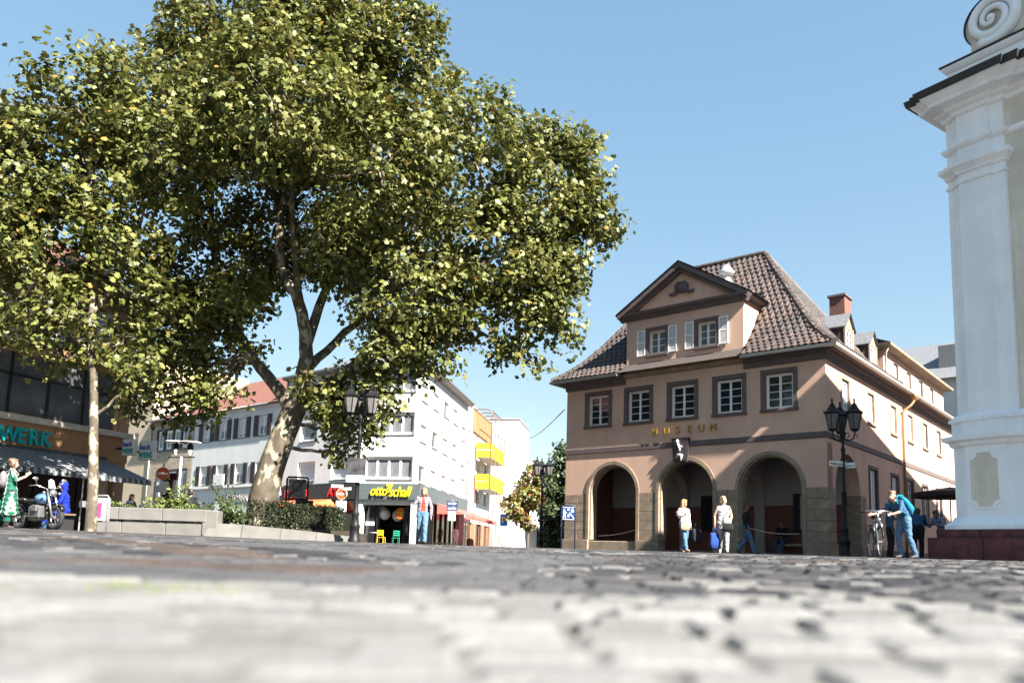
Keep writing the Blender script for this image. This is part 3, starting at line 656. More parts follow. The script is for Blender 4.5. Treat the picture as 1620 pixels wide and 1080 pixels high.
MUS = museum()
# ------------------------------------------------------------------ church
def church():
    MW = pm('church_white', (.84, .855, .88), rough=.8, var=.05, scale=1.5, bump=.2, bscale=30, spots=((.79, .80, .82), .9, .6), streaks=(.05, 3))
    MC = pm('church_cream', (.66, .61, .51), rough=.85, var=.08, scale=2, bump=.15, streaks=(.12, 4))
    MR = pm('red_sandstone', (.10, .028, .035), rough=.7, var=.35, scale=4, bump=.4, streaks=(.3, 4))
    MBK = pm('black_flashing', (.02, .02, .022), rough=.5)
    rt = thing('church', 'white baroque church corner with stepped pilaster, black edged cornice and red plinth', 'church', (10.697, 18.912, -.004), math.atan2(-.829, .559)); rt.scale = (.985,) * 3
    W = 4.8; LN = 30.
    pier = [(-.05, LN), (-.05, 0), (.15, 0), (.15, -.08), (.29, -.08), (.29, -.18), (1.03, -.18), (1.03, -.10), (1.34, -.10)]
    path = pier + [(1.34, .02), (W - 1.34, .02)] + [(W - x, y) for x, y in pier[::-1]]
    fpath = [(-.05, LN), (-.05, 0), (.15, 0), (.15, -.08), (.29, -.08), (.29, -.18), (1.03, -.18), (1.03, -.10), (1.34, -.10), (1.34, .02)]
    fpath2 = [(W - x, y) for x, y in fpath[::-1]]
    def part(nm, prof, p=path, m=MW, parent=rt):
        b = MB(); b.sweep(prof, p); return b.build(nm, m, parent)
    # plinth of red stone in blocks
    core = MB(); core.sweep([(.46, -.4), (.46, .40), (.0, .41)], path); pl = core.build('plinth', MR, rt)
    rr = random.Random(2)
    for z0, z1, o in ((-.35, .43, .50), (.435, .63, .34)):
        x = -.05 - o
        while x < W - .5:
            w = rr.uniform(.8, 1.3); q = MB(); q.box(0, w - .008, 0, .3, 0, z1 - z0, .012); q.build('plinth_block', MR, pl, (x, -.18 - o, z0)); x += w
        y = -.18 - o + .31
        while y < 8:
            w = rr.uniform(.8, 1.3); q = MB(); q.box(0, .3, 0, w - .008, 0, z1 - z0, .012); q.build('plinth_block', MR, pl, (-.05 - o, y, z0)); y += w
    part('base_moulding', [(.0, .60), (.28, .62), (.28, .74), (.22, .78), (.16, .84), (.12, .93), (.09, .94), (.0, .95)])
    part('pedestal', [(.09, .93), (.09, 2.62)])
    part('pedestal_cornice', [(.09, 2.58), (.15, 2.62), (.17, 2.70), (.27, 2.74), (.29, 2.84), (.13, 2.89), (.0, 2.89)])
    part('shaft_base', [(.0, 2.88), (.11, 2.89), (.11, 3.18), (.16, 3.20), (.16, 3.27), (.09, 3.30), (.05, 3.38), (0, 3.40)])
    for fpath in (fpath, fpath2):
     part('pilaster', [(0, 3.38), (0, 9.2)], fpath)
     part('capital', [(0, 9.14), (.035, 9.15), (.045, 9.20), (0, 9.22), (0, 9.38), (.05, 9.40), (.06, 9.46), (.12, 9.54), (.16, 9.57), (.17, 9.67), (.04, 9.71), (0, 9.73)], fpath)
     part('frieze', [(0, 9.70), (0, 10.06), (.06, 10.09), (.10, 10.15), (.10, 10.21), (0, 10.24), (0, 11.1)], fpath)
    part('cornice', [(0, 10.92), (.06, 10.95), (.08, 11.04), (.18, 11.09), (.20, 11.17), (.44, 11.21), (.46, 11.30), (.52, 11.36), (.60, 11.47), (.0, 11.49)])
    part('roof_edge', [(0, 11.48), (.66, 11.46), (.70, 11.62), (.5, 11.70), (.0, 11.74)], m=MBK)
    w = MB(); w.quad((1.30, .02, .9), (W - 1.3, .02, .9), (W - 1.3, .02, 11.6), (1.30, .02, 11.6)); w.quad((W + .03, .6, -.3), (W + .03, LN, -.3), (W + .03, LN, 11.5), (W + .03, .6, 11.5)); w.quad((-.04, LN, -.3), (W, LN, -.3), (W, LN, 11.6), (-.04, LN, 11.6)); w.quad((-.03, .6, 9), (-.03, LN, 9), (-.03, LN, 11.5), (-.03, .6, 11.5)); w.quad((-.03, .6, -.3), (-.03, LN, -.3), (-.03, LN, 9), (-.03, .6, 9))
    w.build('wall', MC, rt)
    band = MB(); band.sweep([(0, 10.06), (.06, 10.09), (.08, 10.15), (.08, 10.21), (0, 10.24)], [(1.34, .02), (W - 1.34, .02)]); band.build('frieze_band', MW, rt)
    # framed panel with scooped corners
    px0, px1, pz0, pz1 = .33, .95, 1.16, 2.42
    def scoop(x0, x1, z0, z1, r):
        pts = []
        for cx, cz, a0 in ((x0, z0, 90), (x1, z0, 180), (x1, z1, 270), (x0, z1, 0)):
            seq = [R(a0 - 90 * i / 6) for i in range(7)]
            pts += [(cx + r * math.cos(a), cz + r * math.sin(a)) for a in seq]
        return pts
    for px0, px1 in ((px0, px1), (W - px1, W - px0)):
        f = MB(); f.prism(scoop(px0 - .05, px1 + .05, pz0 - .05, pz1 + .05, .15), -.30, -.25); po = f.build('panel', MW, rt)
        f = MB(); f.prism(scoop(px0, px1, pz0, pz1, .16), -.306, -.28); f.build('panel_field', MC, po)
    # attic, gable and scroll
    a = MB(); a.box(.02, W - .1, .05, .9, 11.6, 12.42); a.build('attic', MW, rt)
    a = MB(); a.sweep([(0, 12.28), (.05, 12.32), (.10, 12.40), (.10, 12.46), (0, 12.47)], [(.02, .9), (.02, .05), (W - .1, .05)]); a.build('attic_coping', MW, rt)
    a = MB(); a.box(-.12, W, -.09, 1.0, 12.465, 12.50); a.build('attic_flashing', MBK, rt)
    cx, cz, r0 = 1.16, 13.22, .66
    out = [(.62, 12.5)] + [(cx + r0 * math.cos(R(t)), cz + r0 * math.sin(R(t))) for t in range(215, 60, -8)]
    out += [(1.75 + .25 * i, 13.95 + .42 * i + .035 * i * i) for i in range(1, 3)] + [(W / 2, 15.2), (W / 2, 12.5)]
    g = MB(); g.prism(out, .10, .75); g.prism([(W - x, z) for x, z in out][::-1], .10, .75); g.build('gable', MC, rt)
    fl = MB()
    for i in range(1, len(out) - 3):
        (x0, z0), (x1, z1) = out[i], out[i + 1]; d = math.hypot(x1 - x0, z1 - z0); nx, nz_ = -(z1 - z0) / d * .03, (x1 - x0) / d * .03
        for mir in (0, 1):
            q = [(x0, z0), (x1, z1), (x1 + nx, z1 + nz_), (x0 + nx, z0 + nz_)]
            if mir: q = [(W - x, z) for x, z in q]
            fl.prism(q, .04, .8)
    fl.build('gable_flashing', MBK, rt)
    def scroll(mir):
        b = MB(); b.sm = True
        pts = []; rad = []
        for i in range(60):
            t = i / 59; a = R(-120 + 800 * t); rr_ = (r0 - .10) * (1 - t) ** .75 + .05
            x = cx + rr_ * math.cos(a); pts.append(((W - x) if mir else x, .06 - .08 * t, cz + rr_ * math.sin(a))); rad.append(.105 * (1 - t) + .045)
        b.tube(pts, rad, 8); b.lathe([(.15, 0), (.12, .06), (.05, .1)], 14, (0, 0, 0)) if False else None
        b.sphere(((W - cx) if mir else cx, -.02, cz), (.10, .08, .10))
        return b.build('scroll', MW, rt)
    scroll(0); scroll(1)
    b = MB(); b.sm = True; b.tube([(1.62, .08, 13.62), (1.86, .08, 14.0), (2.1, .08, 14.6), (2.4, .08, 15.3)], [.10, .10, .1, .1], 8); b.build('gable_moulding', MW, rt)
    rf = MB()
    for x0, x1 in ((-.7, W / 2), (W + .7, W / 2)): rf.quad((x0, .7, 11.7), (x0, LN, 11.7), (x1, LN, 15.2), (x1, .7, 15.2))
    rf.build('nave_roof', pm('church_slate', (.06, .06, .068), rough=.5, var=.2, scale=6), rt)
    return rt
church()
# ------------------------------------------------------------------ white corner building and the street behind it
M_WR = pm('white_render', (.62, .62, .61), rough=.85, var=.05, scale=.8, bump=.1, spec=.2, streaks=(.05, 1.2))
M_WR2 = pm('grey_white_render', (.60, .61, .60), rough=.85, var=.06, scale=.8, bump=.1, spec=.2, streaks=(.06, 1.0))
M_FASC = pm('slate_fascia', (.075, .095, .10), rough=.5, var=.08)
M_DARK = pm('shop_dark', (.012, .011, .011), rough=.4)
M_SHOPG = glass('shop_glass', (.015, .016, .018), .03)
M_AWR = pm('red_awning', (.55, .14, .11), rough=.8, var=.08, trans=.25)
M_AWO = pm('orange_awning', (.62, .17, .06), rough=.8, var=.08, trans=.25)
M_YEL = pm('yellow_panel', (.78, .47, .015), rough=.5, var=.05)
M_BRN = pm('brown_steel', (.12, .055, .04), rough=.5)
M_SHUT = pm('dark_shutter', (.03, .022, .024), rough=.6)
M_RTR = pm('red_roof_tiles', (.15, .062, .045), rough=.8, var=.3, scale=5, bump=.5, bscale=14, stretch=(1, 1, 3))
M_ROLL = pm('roller_shutter', (.50, .53, .55), rough=.6, var=.05, stretch=(1, 1, 30), scale=2)
def facade_frame(o, d):
    return (o[0], o[1], 0), math.atan2(d[1], d[0])
def corner_building():
    # street side runs back along (.16,.987); left side runs back-left along (-.77,.64)
    P = Vector((-5.86, 50)); d = Vector((.16, .987)); Q = Vector((-9.77, 51)); e = Vector((-.77, .638))
    rt = thing('corner_building', 'white rendered four storey corner building with slate grey shop fascia and bay windows', 'building', (P.x, P.y, 0), 0)
    def TF(o, dirv): return Matrix.Translation((o.x - P.x, o.y - P.y, 0)) @ rotz(math.atan2(dirv.y, dirv.x))
    TS_ = TF(P, d)                                   # street side: x along the street, facing right
    TL = TF(Q + e * 8.2, -e)                         # left side from its far end to the corner
    TC = TF(Q, P - Q); cw = (P - Q).length
    def WT(T): return (tuple(T.translation), T.to_euler().z)
    zt = 11.5
    b = MB()
    cols = [1.0, 3.9, 6.85, 9.7]; sops = [(c - .75, c + .75, z, z + 1.1) for z in (4.0, 6.62, 9.25) for c in cols] + [(12.0, 13.4, z, z + 1.1) for z in (5.4, 8.4)]
    b.T = TS_; b.wall(0, 14, 3.8, zt, sops, depth=.2)
    lops = [(c - .95, c + .95, z, z + h) for c in (2.75, 6.4) for z, h in ((4.2, 1.33), (6.95, 1.3), (9.6, 1.25))]
    b.T = TL; b.wall(0, 8.2, 3.9, zt, lops, depth=.2)
    b.T = TC; cops = [(.35, cw - .35, z, z + 1.45) for z in (4.15, 7.0, 9.75)]; b.wall(0, cw, 3.8, zt, cops, depth=.25)
    b.T = None; p4 = P + d * 14; q4 = Q + e * 8.2
    b.quad((p4.x - P.x, p4.y - P.y, 0), (q4.x - P.x + 8, q4.y - P.y + 8, 0), (q4.x - P.x + 8, q4.y - P.y + 8, zt), (p4.x - P.x, p4.y - P.y, zt))
    b.build('rendered_wall', [M_WR], rt)
    for i, c in enumerate(cols):
        for j, z in enumerate((4.0, 6.62, 9.25)): window(rt, c, z, 1.5, 1.1, y=.12, T=WT(TS_), rows=1, leafs=2 if (i + j) % 2 else 1, panes=False, gl=(M_SHOPG, M_BLIND, M_ROLL)[(i * 2 + j) % 3], fr=.06)
    for z in (5.4, 8.4): window(rt, 12.7, z, 1.4, 1.1, y=.12, T=WT(TS_), rows=1, panes=False, gl=M_SHOPG, fr=.06)
    for c in (2.75, 6.4):
        for z, h in ((4.2, 1.33), (6.95, 1.3), (9.6, 1.25)): window(rt, c, z, 1.9, h, y=.14, T=WT(TL), rows=1, leafs=1, panes=False, gl=M_ROLL if z < 6 else M_CURT, fr=.07)
    for z in (4.15, 7.0, 9.75): window(rt, cw / 2, z, cw - .7, 1.45, y=.2, T=WT(TC), rows=1, leafs=4, gl=M_CURT, fr=.10)
    # roof: dark eaves edge and hipped slopes
    pl = [Vector((0, 0)), p4 - P, q4 - P, Q - P]
    r = MB(); outp = [tuple(q4 - P), tuple(Q - P), (0, 0), tuple(p4 - P)]
    r.sweep([(0, zt - .15), (.5, zt - .05), (.55, zt + .02), (.55, zt + .14), (0, zt + .3)], outp); r.build('eaves', [M_SLATE], rt)
    r = MB(); m1 = (p4 + q4) / 2 - P + Vector((1, 2)); m0 = Vector((-3, 6.5))
    r.add([(*outp[0], zt + .1), (*outp[1], zt + .1), (*outp[2], zt + .1), (*outp[3], zt + .1), (m0.x, m0.y, zt + 2.8), (m1.x, m1.y, zt + 2.8)], [(0, 1, 4, 5), (1, 2, 4), (2, 3, 5, 4)]); r.build('roof', [M_SLATE], rt)
    # shop zone
    f = MB(); f.T = TL; f.mi = 0; f.box(7.2 - 6.6, 8.2, -.25, .05, 2.86, 3.95)
    f.T = None; f.build('dark_fascia', [pm('black_fascia', (.02, .019, .022), rough=.35)], rt)
    f = MB(); f.sweep([(-.05, 2.87), (.25, 2.87), (.28, 3.86), (-.05, 3.88)], [tuple(Q - P + (P - Q) * .02), (0, 0), tuple(d * 14)]); f.build('slate_fascia', [M_FASC], rt)
    s = MB(); s.T = TC                                     # corner entrance, posts and lintel
    s.box(0, .45, -.05, .35, -.4, 2.87); s.box(cw - .3, cw, -.1, .2, -.4, 2.87); s.box(.45, cw - .3, 0, .3, 2.55, 2.87); s.T = None; s.build('shop_post', [M_WR2], rt)
    g = MB(); g.T = TC; g.box(.45, 1.15, .5, .52, -.3, 2.5); g.box(1.25, 1.3, .4, .46, -.3, 2.5); g.box(cw - .9, cw - .3, .3, .32, -.3, 2.5); g.T = TS_; g.box(.3, 13.6, .35, .37, -.3, 2.8); g.T = TL; g.box(.2, 8, .4, .42, -.3, 2.86); g.build('shop_glazing', [M_SHOPG], rt)
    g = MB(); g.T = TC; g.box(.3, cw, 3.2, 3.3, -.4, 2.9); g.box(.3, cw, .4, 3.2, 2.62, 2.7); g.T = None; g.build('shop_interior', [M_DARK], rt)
    g = MB(); g.T = TS_
    for x in np.arange(.3, 13.8, 1.5): g.box(x - .04, x + .04, .25, .345, -.3, 2.86)
    g.box(.3, 13.6, .25, .345, .3, .38); g.T = TL
    for x in (1.2, 2.9, 4.6, 6.3): g.box(x - .05, x + .05, .3, .39, -.3, 2.86)
    g.T = None; g.build('shop_mullion', [M_DARK], rt)
    st = MB(); st.T = TC; st.box(.5, 1.1, .47, .485, 1.25, 1.5); st.build('door_sign', [M_BLIND], rt)
    # lettering: yellow script over the door, red letters on the black fascia
    MY = pm('yellow_letters', (.85, .68, .02), rough=.4, var=.03); MRD = pm('red_letters', (.55, .02, .015), rough=.4, var=.05)
    ang = math.atan2((P - Q).y, (P - Q).x)
    base = TC @ Vector((.55, -.36, 3.05))
    for txt, dx, sz, zz in (('otto', 0, .92, 0), ("'//", .98, .8, .2), ('schall', 1.28, .92, -.05)):
        p = TC @ Vector((1.05 + dx, -.36, 3.1 + zz)); o = mobj('sign_lettering', text_mesh(txt, sz, .04, MY, shear=.3, bold=.004, sx=.70), rt, p, ang)
    for txt, x, in (('PANLAR', .9), ('ATT', 5.6)):
        p = TL @ Vector((x, -.31, 3.08)); mobj('sign_lettering', text_mesh(txt, .80, .04, MRD, bold=.015, sx=.85 if x < 2 else 1.1), rt, p, TL.to_euler().z)
    # awnings
    a = MB(); a.T = TS_; a.add([(4.2, -.28, 2.95), (16.5, -.28, 2.95), (16.5, -2.2, 2.25), (4.2, -2.2, 2.25)], [(0, 1, 2, 3)]); a.add([(4.2, -2.2, 2.25), (16.5, -2.2, 2.25), (16.5, -2.22, 1.98), (4.2, -2.22, 1.98)], [(0, 1, 2, 3)])
    a.add([(4.2, -.28, 2.95), (4.2, -2.2, 2.25), (4.2, -.28, 2.25)], [(0, 1, 2)]); a.T = None; a.build('red_awning', [M_AWR], rt)
    a = MB(); a.T = TL; a.add([(.3, -.28, 2.9), (6.0, -.28, 2.9), (5.2, -2.0, 2.35), (.3, -2.0, 2.35)], [(0, 1, 2, 3)]); a.add([(.3, -2.0, 2.35), (5.2, -2.0, 2.35), (5.2, -2.0, 2.15), (.3, -2.0, 2.15)], [(0, 1, 2, 3)]); a.add([(6.0, -.28, 2.9), (5.2, -2, 2.35), (6.6, -.2, 2.3)], [(0, 1, 2)]); a.T = None; a.build('orange_awning', [M_AWO], rt)
    dpp = MB(); dpp.T = TS_; dpp.sm = True; dpp.tube([(13.95, -.5, zt), (13.95, -.25, zt - .5), (13.95, -.1, zt - .8), (13.95, -.1, 2.9)], .06, 8); dpp.T = TL; dpp.tube([(.1, -.1, zt), (.1, -.1, 3.9)], .06, 8); dpp.T = None; dpp.build('downpipe', [M_ZINC], rt)
    # lampions behind the glass, a round orange notice
    for i, (x, z, r) in enumerate(((1.55, 2.0, .36), (1.35, 2.3, .24), (2.3, 1.95, .38), (2.75, 1.95, .24), (3.15, 1.55, .24))):
        s = MB(); s.sm = True; s.T = TC; s.sphere((x, 1.0 + .2 * i, z), r, 16, 10); s.T = None
        o = s.build('paper_lantern', pm('paper_white', (.72, .72, .66), rough=.7, trans=.2)); o.location = (P.x, P.y, 0); tag(o, ('large round paper lantern next to the shop door leaf', 'small round paper lantern tucked above the large one by the door leaf', 'largest round paper lantern in the middle of the shop doorway', 'small round paper lantern half behind the largest one', 'small low hanging paper lantern under the orange round notice')[i], 'lantern', 'paper lanterns in the shop doorway')
    s = MB(); s.T = TC @ Matrix.Translation((2.85, .45, 2.05)) @ Matrix.Rotation(R(90), 4, 'X'); s.lathe([(.36, 0), (.36, .03)], 24); s.T = None; s.build('round_notice', pm('orange_notice', (.42, .10, .01), rough=.5), rt)
    for k, (t, z) in enumerate((('Sonderangebot', 2.12), ('-50%', 1.95))):
        mobj('sign_lettering', text_mesh(t, .13 if k == 0 else .2, .004, MY), rt, TC @ Vector((2.53 if k == 0 else 2.66, .40, z - .05)), ang)
    return TC, TS_, P
TCn, TSt, PST = corner_building()

def street_houses():
    d = Vector((.16, .987)); rot = math.atan2(d.y, d.x)
    def at(s, o=0): p = PST + d * s + Vector((d.y, -d.x)) * o; return (p.x, p.y, 0)
    def simple(name, label, s0, s1, zt, o, wallm, ops, gls, extra=None, depth_=10, roofm=None):
        rt = thing(name, label, 'building', at(s0, o), rot); L = s1 - s0
        b = MB(); b.wall(0, L, 0, zt, [q[:4] for q in ops], depth=.18); b.quad((0, 0, 0), (0, depth_, 0), (0, depth_, zt), (0, 0, zt)); b.quad((L, 0, 0), (L, depth_, 0), (L, depth_, zt), (L, 0, zt)); b.quad((0, 0, zt), (L, 0, zt), (L, depth_, zt), (0, depth_, zt)); b.build('wall', [wallm], rt)
        r = MB(); r.sweep([(0, zt - .05), (.12, zt), (.12, zt + .12), (0, zt + .12)], [(0, depth_), (0, 0), (L, 0)]); r.build('parapet', [roofm or M_ZINC], rt)
        for i, q in enumerate(ops): window(rt, (q[0] + q[1]) / 2, q[2], q[1] - q[0], q[3] - q[2], y=.1, rows=1, leafs=q[4] if len(q) > 4 else 1, panes=False, gl=gls[i % len(gls)], fr=.06)
        return rt
    # narrow white house between corner building and balconies
    a = simple('townhouse', 'narrow white townhouse beside the yellow balconies with brown top boarding', 14.02, 26, 11.9, -.3, M_WR, [(1.0, 2.4, z, z + 1.3) for z in (4.6, 7.2, 9.7)] + [(x, x + 1.8, z, z + 2.1) for x in (5.2, 8.6) for z in (4.1, 6.9)], [M_SHOPG, M_BLIND, M_CURT])
    f = MB(); f.box(3.2, 11.9, -.14, -.02, 9.9, 11.7); f.build('brown_boarding', [pm('brown_board', (.36, .17, .08), rough=.6, var=.1)], a)
    f = MB(); f.box(0, 12, -.2, .0, 2.2, 3.3); f.build('shop_fascia', [M_WR], a)
    mobj('sign_lettering', text_mesh('ERNSTINGS', .55, .03, pm('red_letters', (.55, .02, .015))), a, (6.2, -.25, 2.45))
    for x in (1.0, 4.6, 8.2):
        g = MB(); g.box(x, x + 2.6, -.05, -.01, 0, 2.2); g.build('shop_window', [M_SHOPG], a)
        g = MB(); g.box(x + 2.7, x + 3.4, -.35, .0, 0, 2.2); g.build('brick_pier', [pm('pier_brick', (.30, .16, .10), rough=.8, var=.2, scale=8)], a)
    # steel frame with two yellow balconies, a part of the townhouse
    for z in (5.15, 7.85):
        y0, y1 = -1.35, -.05; x0, x1 = 4.6, 11.3
        for x, X, y, Y in ((x0, x0 + .05, y0, y1), (x0, x1, y0 - .04, y0 + .01), (x1 - .05, x1, y0, y1)):
            g = MB(); g.box(x, X, y, Y, z + .68, z + 1.25); g.box(x, X, y, Y, z, z + .62); g.build('balcony_panel', [M_YEL], a)
        g = MB(); g.box(x0 + .06, x1 - .06, y0 + .02, -.02, z + .02, z + .14); g.build('balcony_floor', [M_WR2], a)
    g = MB()
    for x in np.linspace(4.55, 11.35, 5):
        g.tube([(x, -1.42, 0.0), (x, -1.42, 11.6), (x, -1.30, 11.9), (x, -1.0, 12.0), (x, .0, 12.0)], .045, 6)
    g.tube([(4.55, -1.42, 11.9), (11.35, -1.42, 11.9)], .04, 6)
    for z in (9.25, 10.1): g.tube([(4.55, -1.42, z), (11.35, -1.42, z)], .03, 6)
    g.tube([(4.55, -.1, 0), (4.55, -.1, 12)], .05, 6); g.build('balcony_frame', [M_BRN], a)
    # tall white block, lower white block, red gabled house, far shops
    b = simple('tower_block', 'tall plain white block rising behind the yellow balconies', 33, 41, 13.6, 1.2, M_WR, [(5.4, 6.4, z, z + 1.1) for z in (5.2, 7.8)], [M_CURT])
    c = simple('white_shop_block', 'low white block with canopy beyond the tall white block', 41.1, 52, 10.4, 1.4, M_WR2, [(x, x + 1.2, z, z + 1.2) for x in (1.2, 4, 7) for z in (4.4, 7.1)], [M_CURT])
    f = MB(); f.box(-2, 8, -3.0, .0, 2.6, 3.1); f.build('canopy', [M_WR], c)
    r = thing('red_house', 'red rendered house with dark gable behind the street trees', 'building', at(60, 1.5), rot)
    g = MB(); g.box(0, 14, 0, 9, 0, 8.2); g.add([(0, 0, 8.2), (0, 9, 8.2), (0, 4.5, 12)], [(0, 1, 2)]); g.build('wall', [pm('red_render', (.42, .10, .09), rough=.85, var=.06)], r)
    g = MB(); g.add([(-.3, -.5, 8.0), (14.3, -.5, 8.0), (14.3, 4.5, 12.2), (-.3, 4.5, 12.2)], [(0, 1, 2, 3)]); g.add([(-.3, 9.5, 8.0), (14.3, 9.5, 8.0), (14.3, 4.5, 12.2), (-.3, 4.5, 12.2)], [(0, 1, 2, 3)]); g.build('roof', [M_SLATE], r)
    for x in (2, 5, 8, 11): window(r, x, 4.6, 1.1, 1.5, y=-.02, rows=2, gl=M_CURT)
    e = thing('far_shop', 'low white shop pavilion with flat awning at the end of the street', 'building', (3.0, 98, 0), 0)
    g = MB(); g.box(-4, 6, 0, 6, 0, 4.2); g.build('wall', [M_WR2], e); g = MB(); g.box(-4.3, 6.3, -2.5, 0, 3.0, 3.15); g.build('awning', [M_WR], e); g = MB(); g.box(-3.4, 5.4, -.06, -.01, .1, 2.8); g.build('shop_window', [M_SHOPG], e)
    # pale rear building beyond the museum
    k = thing('rear_building', 'white gabled building with slate roof behind the museum wing', 'building', (24.5, 49, 0), math.atan2(-.648, .7616))
    g = MB(); g.box(-6, 9, 0, 14, 0, 11.2); g.build('wall', [M_WR2], k); g = MB(); g.add([(-6.5, -.5, 11.0), (9.5, -.5, 11.0), (9.5, 5, 14.5), (-6.5, 5, 14.5)], [(0, 1, 2, 3)]); g.add([(-6.5, 10, 11.0), (9.5, 10, 11.0), (9.5, 5, 14.5), (-6.5, 5, 14.5)], [(0, 1, 2, 3)]); g.build('roof', [M_SLATE], k)
    for x in (-2, 2.5): g = MB(); g.box(x - .9, x + .9, 1.0, 4.2, 11.6, 13.4, .02); g.build('dormer', [M_SLATE], k)
street_houses()

def row_houses():
    Q = Vector((-9.77, 51)); e = Vector((-.77, .638)); rot = math.atan2(-e.y, -e.x)
    def at(s): p = Q + e * s; return (p.x, p.y, 0)
    # frame: x grows towards the corner building
    a = thing('shuttered_house', 'white two storey house with dark window shutters and red tiled roof', 'building', at(20.6), rot); L = 12.3
    wx = [1.9, 4.3, 6.9, 9.6]; ops = [(x - .55, x + .55, z, z + 1.5) for x in wx for z in (4.3, 7.75)]
    b = MB(); b.wall(0, L, 0, 10.1, ops, depth=.2); b.quad((0, 0, 0), (0, 9, 0), (0, 9, 10.1), (0, 0, 10.1)); b.quad((L, 0, 0), (L, 9, 0), (L, 9, 10.1), (L, 0, 10.1)); b.build('wall', [M_WR2], a)
    for i, x in enumerate(wx):
        for j, z in enumerate((4.3, 7.75)):
            window(a, x, z, 1.1, 1.5, y=.12, rows=1, leafs=2, panes=False, gl=M_CURT, fr=.07, blind=.55 + .3 * ((i + j) % 2))
            for sg in (-1, 1):
                m = MB(); m.box(-.27, .27, 0, .05, 0, 1.56, .01)
                for q in np.arange(.1, 1.45, .09): m.box(-.21, .21, -.012, .0, q, q + .05)
                m.build('shutter', [M_SHUT], a, (x + sg * .85, -.07, z - .03))
    r = MB(); r.add([(-.2, -.5, 10.0), (L + .1, -.5, 10.0), (L + .1, 4.8, 13.6), (-.2, 4.8, 13.6)], [(0, 1, 2, 3)]); r.add([(-.2, 9.6, 10.0), (L + .1, 9.6, 10.0), (L + .1, 4.8, 13.6), (-.2, 4.8, 13.6)], [(0, 1, 2, 3)]); r.build('roof', [M_RTR], a)
    s = MB(); s.box(0, L, -.18, 0, 4.0, 4.14, .01); s.build('ledge', [M_WR], a); s = MB(); s.box(0, L, -.1, 0, 9.75, 10.0, .01); s.build('eaves_board', [M_WR], a)
    s = MB(); s.box(3.9, 5.3, -.32, -.2, 4.2, 5.05, .01); s.build('white_box_sign', [M_WR], a)
    mobj('sign_lettering', text_mesh('GAMBRA', .85, .03, pm('pale_letters', (.50, .44, .42), rough=.5)), a, (5.6, -.06, 2.95))
    s = MB(); s.box(.6, L - .6, .05, .1, .2, 2.6); s.build('shop_window', [M_SHOPG], a)
    # brick faced house
    c = thing('brick_house', 'yellow brick faced house with dark framed band of windows and red roof', 'building', at(27.7), rot); L = 7.0
    mb = bpy.data.materials.new('yellow_clinker'); mb.use_nodes = True; N = mb.node_tree.nodes; Lk = mb.node_tree.links
    tc = N.new('ShaderNodeTexCoord'); mp = N.new('ShaderNodeMapping'); mp.inputs['Rotation'].default_value = (R(90), 0, 0); br = N.new('ShaderNodeTexBrick'); br.inputs['Scale'].default_value = 1
    br.inputs['Brick Width'].default_value = .5; br.inputs['Row Height'].default_value = .14; br.inputs['Mortar Size'].default_value = .012; br.inputs['Color1'].default_value = (.42, .34, .24, 1); br.inputs['Color2'].default_value = (.27, .22, .16, 1); br.inputs['Mortar'].default_value = (.3, .28, .24, 1)
    Lk.new(tc.outputs['Object'], mp.inputs[0]); Lk.new(mp.outputs[0], br.inputs[0]); Lk.new(br.outputs[0], N['Principled BSDF'].inputs['Base Color']); N['Principled BSDF'].inputs['Roughness'].default_value = .85
    b = MB(); ops = [(1.0, 6.4, 7.45, 9.2), (1.6, 6.4, 3.4, 5.7)]; b.wall(0, L, 0, 10.1, ops, depth=.25); b.quad((0, 0, 0), (0, 9, 0), (0, 9, 10.1), (0, 0, 10.1)); b.quad((L, 0, 0), (L, 9, 0), (L, 9, 10.1), (L, 0, 10.1)); b.build('brick_wall', [mb], c)
    for i in range(4): window(c, 1.0 + .675 + i * 1.35, 7.5, 1.15, 1.65, y=.12, rows=1, leafs=1, panes=False, gl=M_CURT, fr=.13)
    for i in range(3): window(c, 2.4 + i * 1.6, 3.45, 1.4, 2.2, y=.12, rows=1, leafs=2, panes=False, gl=M_CURT, fr=.13)
    m = MB()
    for x0, x1, z0, z1, st in ((1.0, 6.4, 7.45, 9.2, 1.35), (1.6, 6.4, 3.4, 5.7, 1.6)):
        m.box(x0 - .08, x1 + .08, -.05, .1, z1, z1 + .1); m.box(x0 - .08, x1 + .08, -.05, .1, z0 - .1, z0)
        for x in np.arange(x0, x1 + .1, st): m.box(x - .09, x + .09, -.04, .1, z0, z1)
    m.build('window_frame_band', [pm('dark_blue_frame', (.03, .035, .05), rough=.5)], c)
    r = MB(); r.add([(-.2, -.5, 10.0), (L, -.5, 10.0), (L, 4.8, 12.6), (-.2, 4.8, 12.6)], [(0, 1, 2, 3)]); r.build('roof', [M_RTR], c)
    g = MB(); g.sm = True; g.tube([(-.1, -.55, 10.0), (L, -.55, 10.0)], .09, 8); g.tube([(.1, -.1, 9.9), (.1, -.1, 0)], .06, 8); g.build('gutter', [M_ZINC], c)
    # beige building behind the left terrace
    d_ = thing('beige_building', 'tall beige rendered building with one small dark window beside the brick house', 'building', at(36.), rot)
    g = MB(); g.wall(-6, 8.2, 0, 15.5, [(5.1, 5.9, 8.0, 9.3)], depth=.2); g.quad((8.2, 0, 0), (8.2, 9, 0), (8.2, 9, 15.5), (8.2, 0, 15.5)); g.quad((-6, 0, 15.5), (8.2, 0, 15.5), (8.2, 9, 15.5), (-6, 9, 15.5)); g.build('wall', [pm('beige_render', (.46, .38, .27), rough=.9, var=.06, scale=1)], d_)
    window(d_, 5.5, 8.0, .8, 1.3, y=.12, rows=1, leafs=1, panes=False, fr=.05)
row_houses()

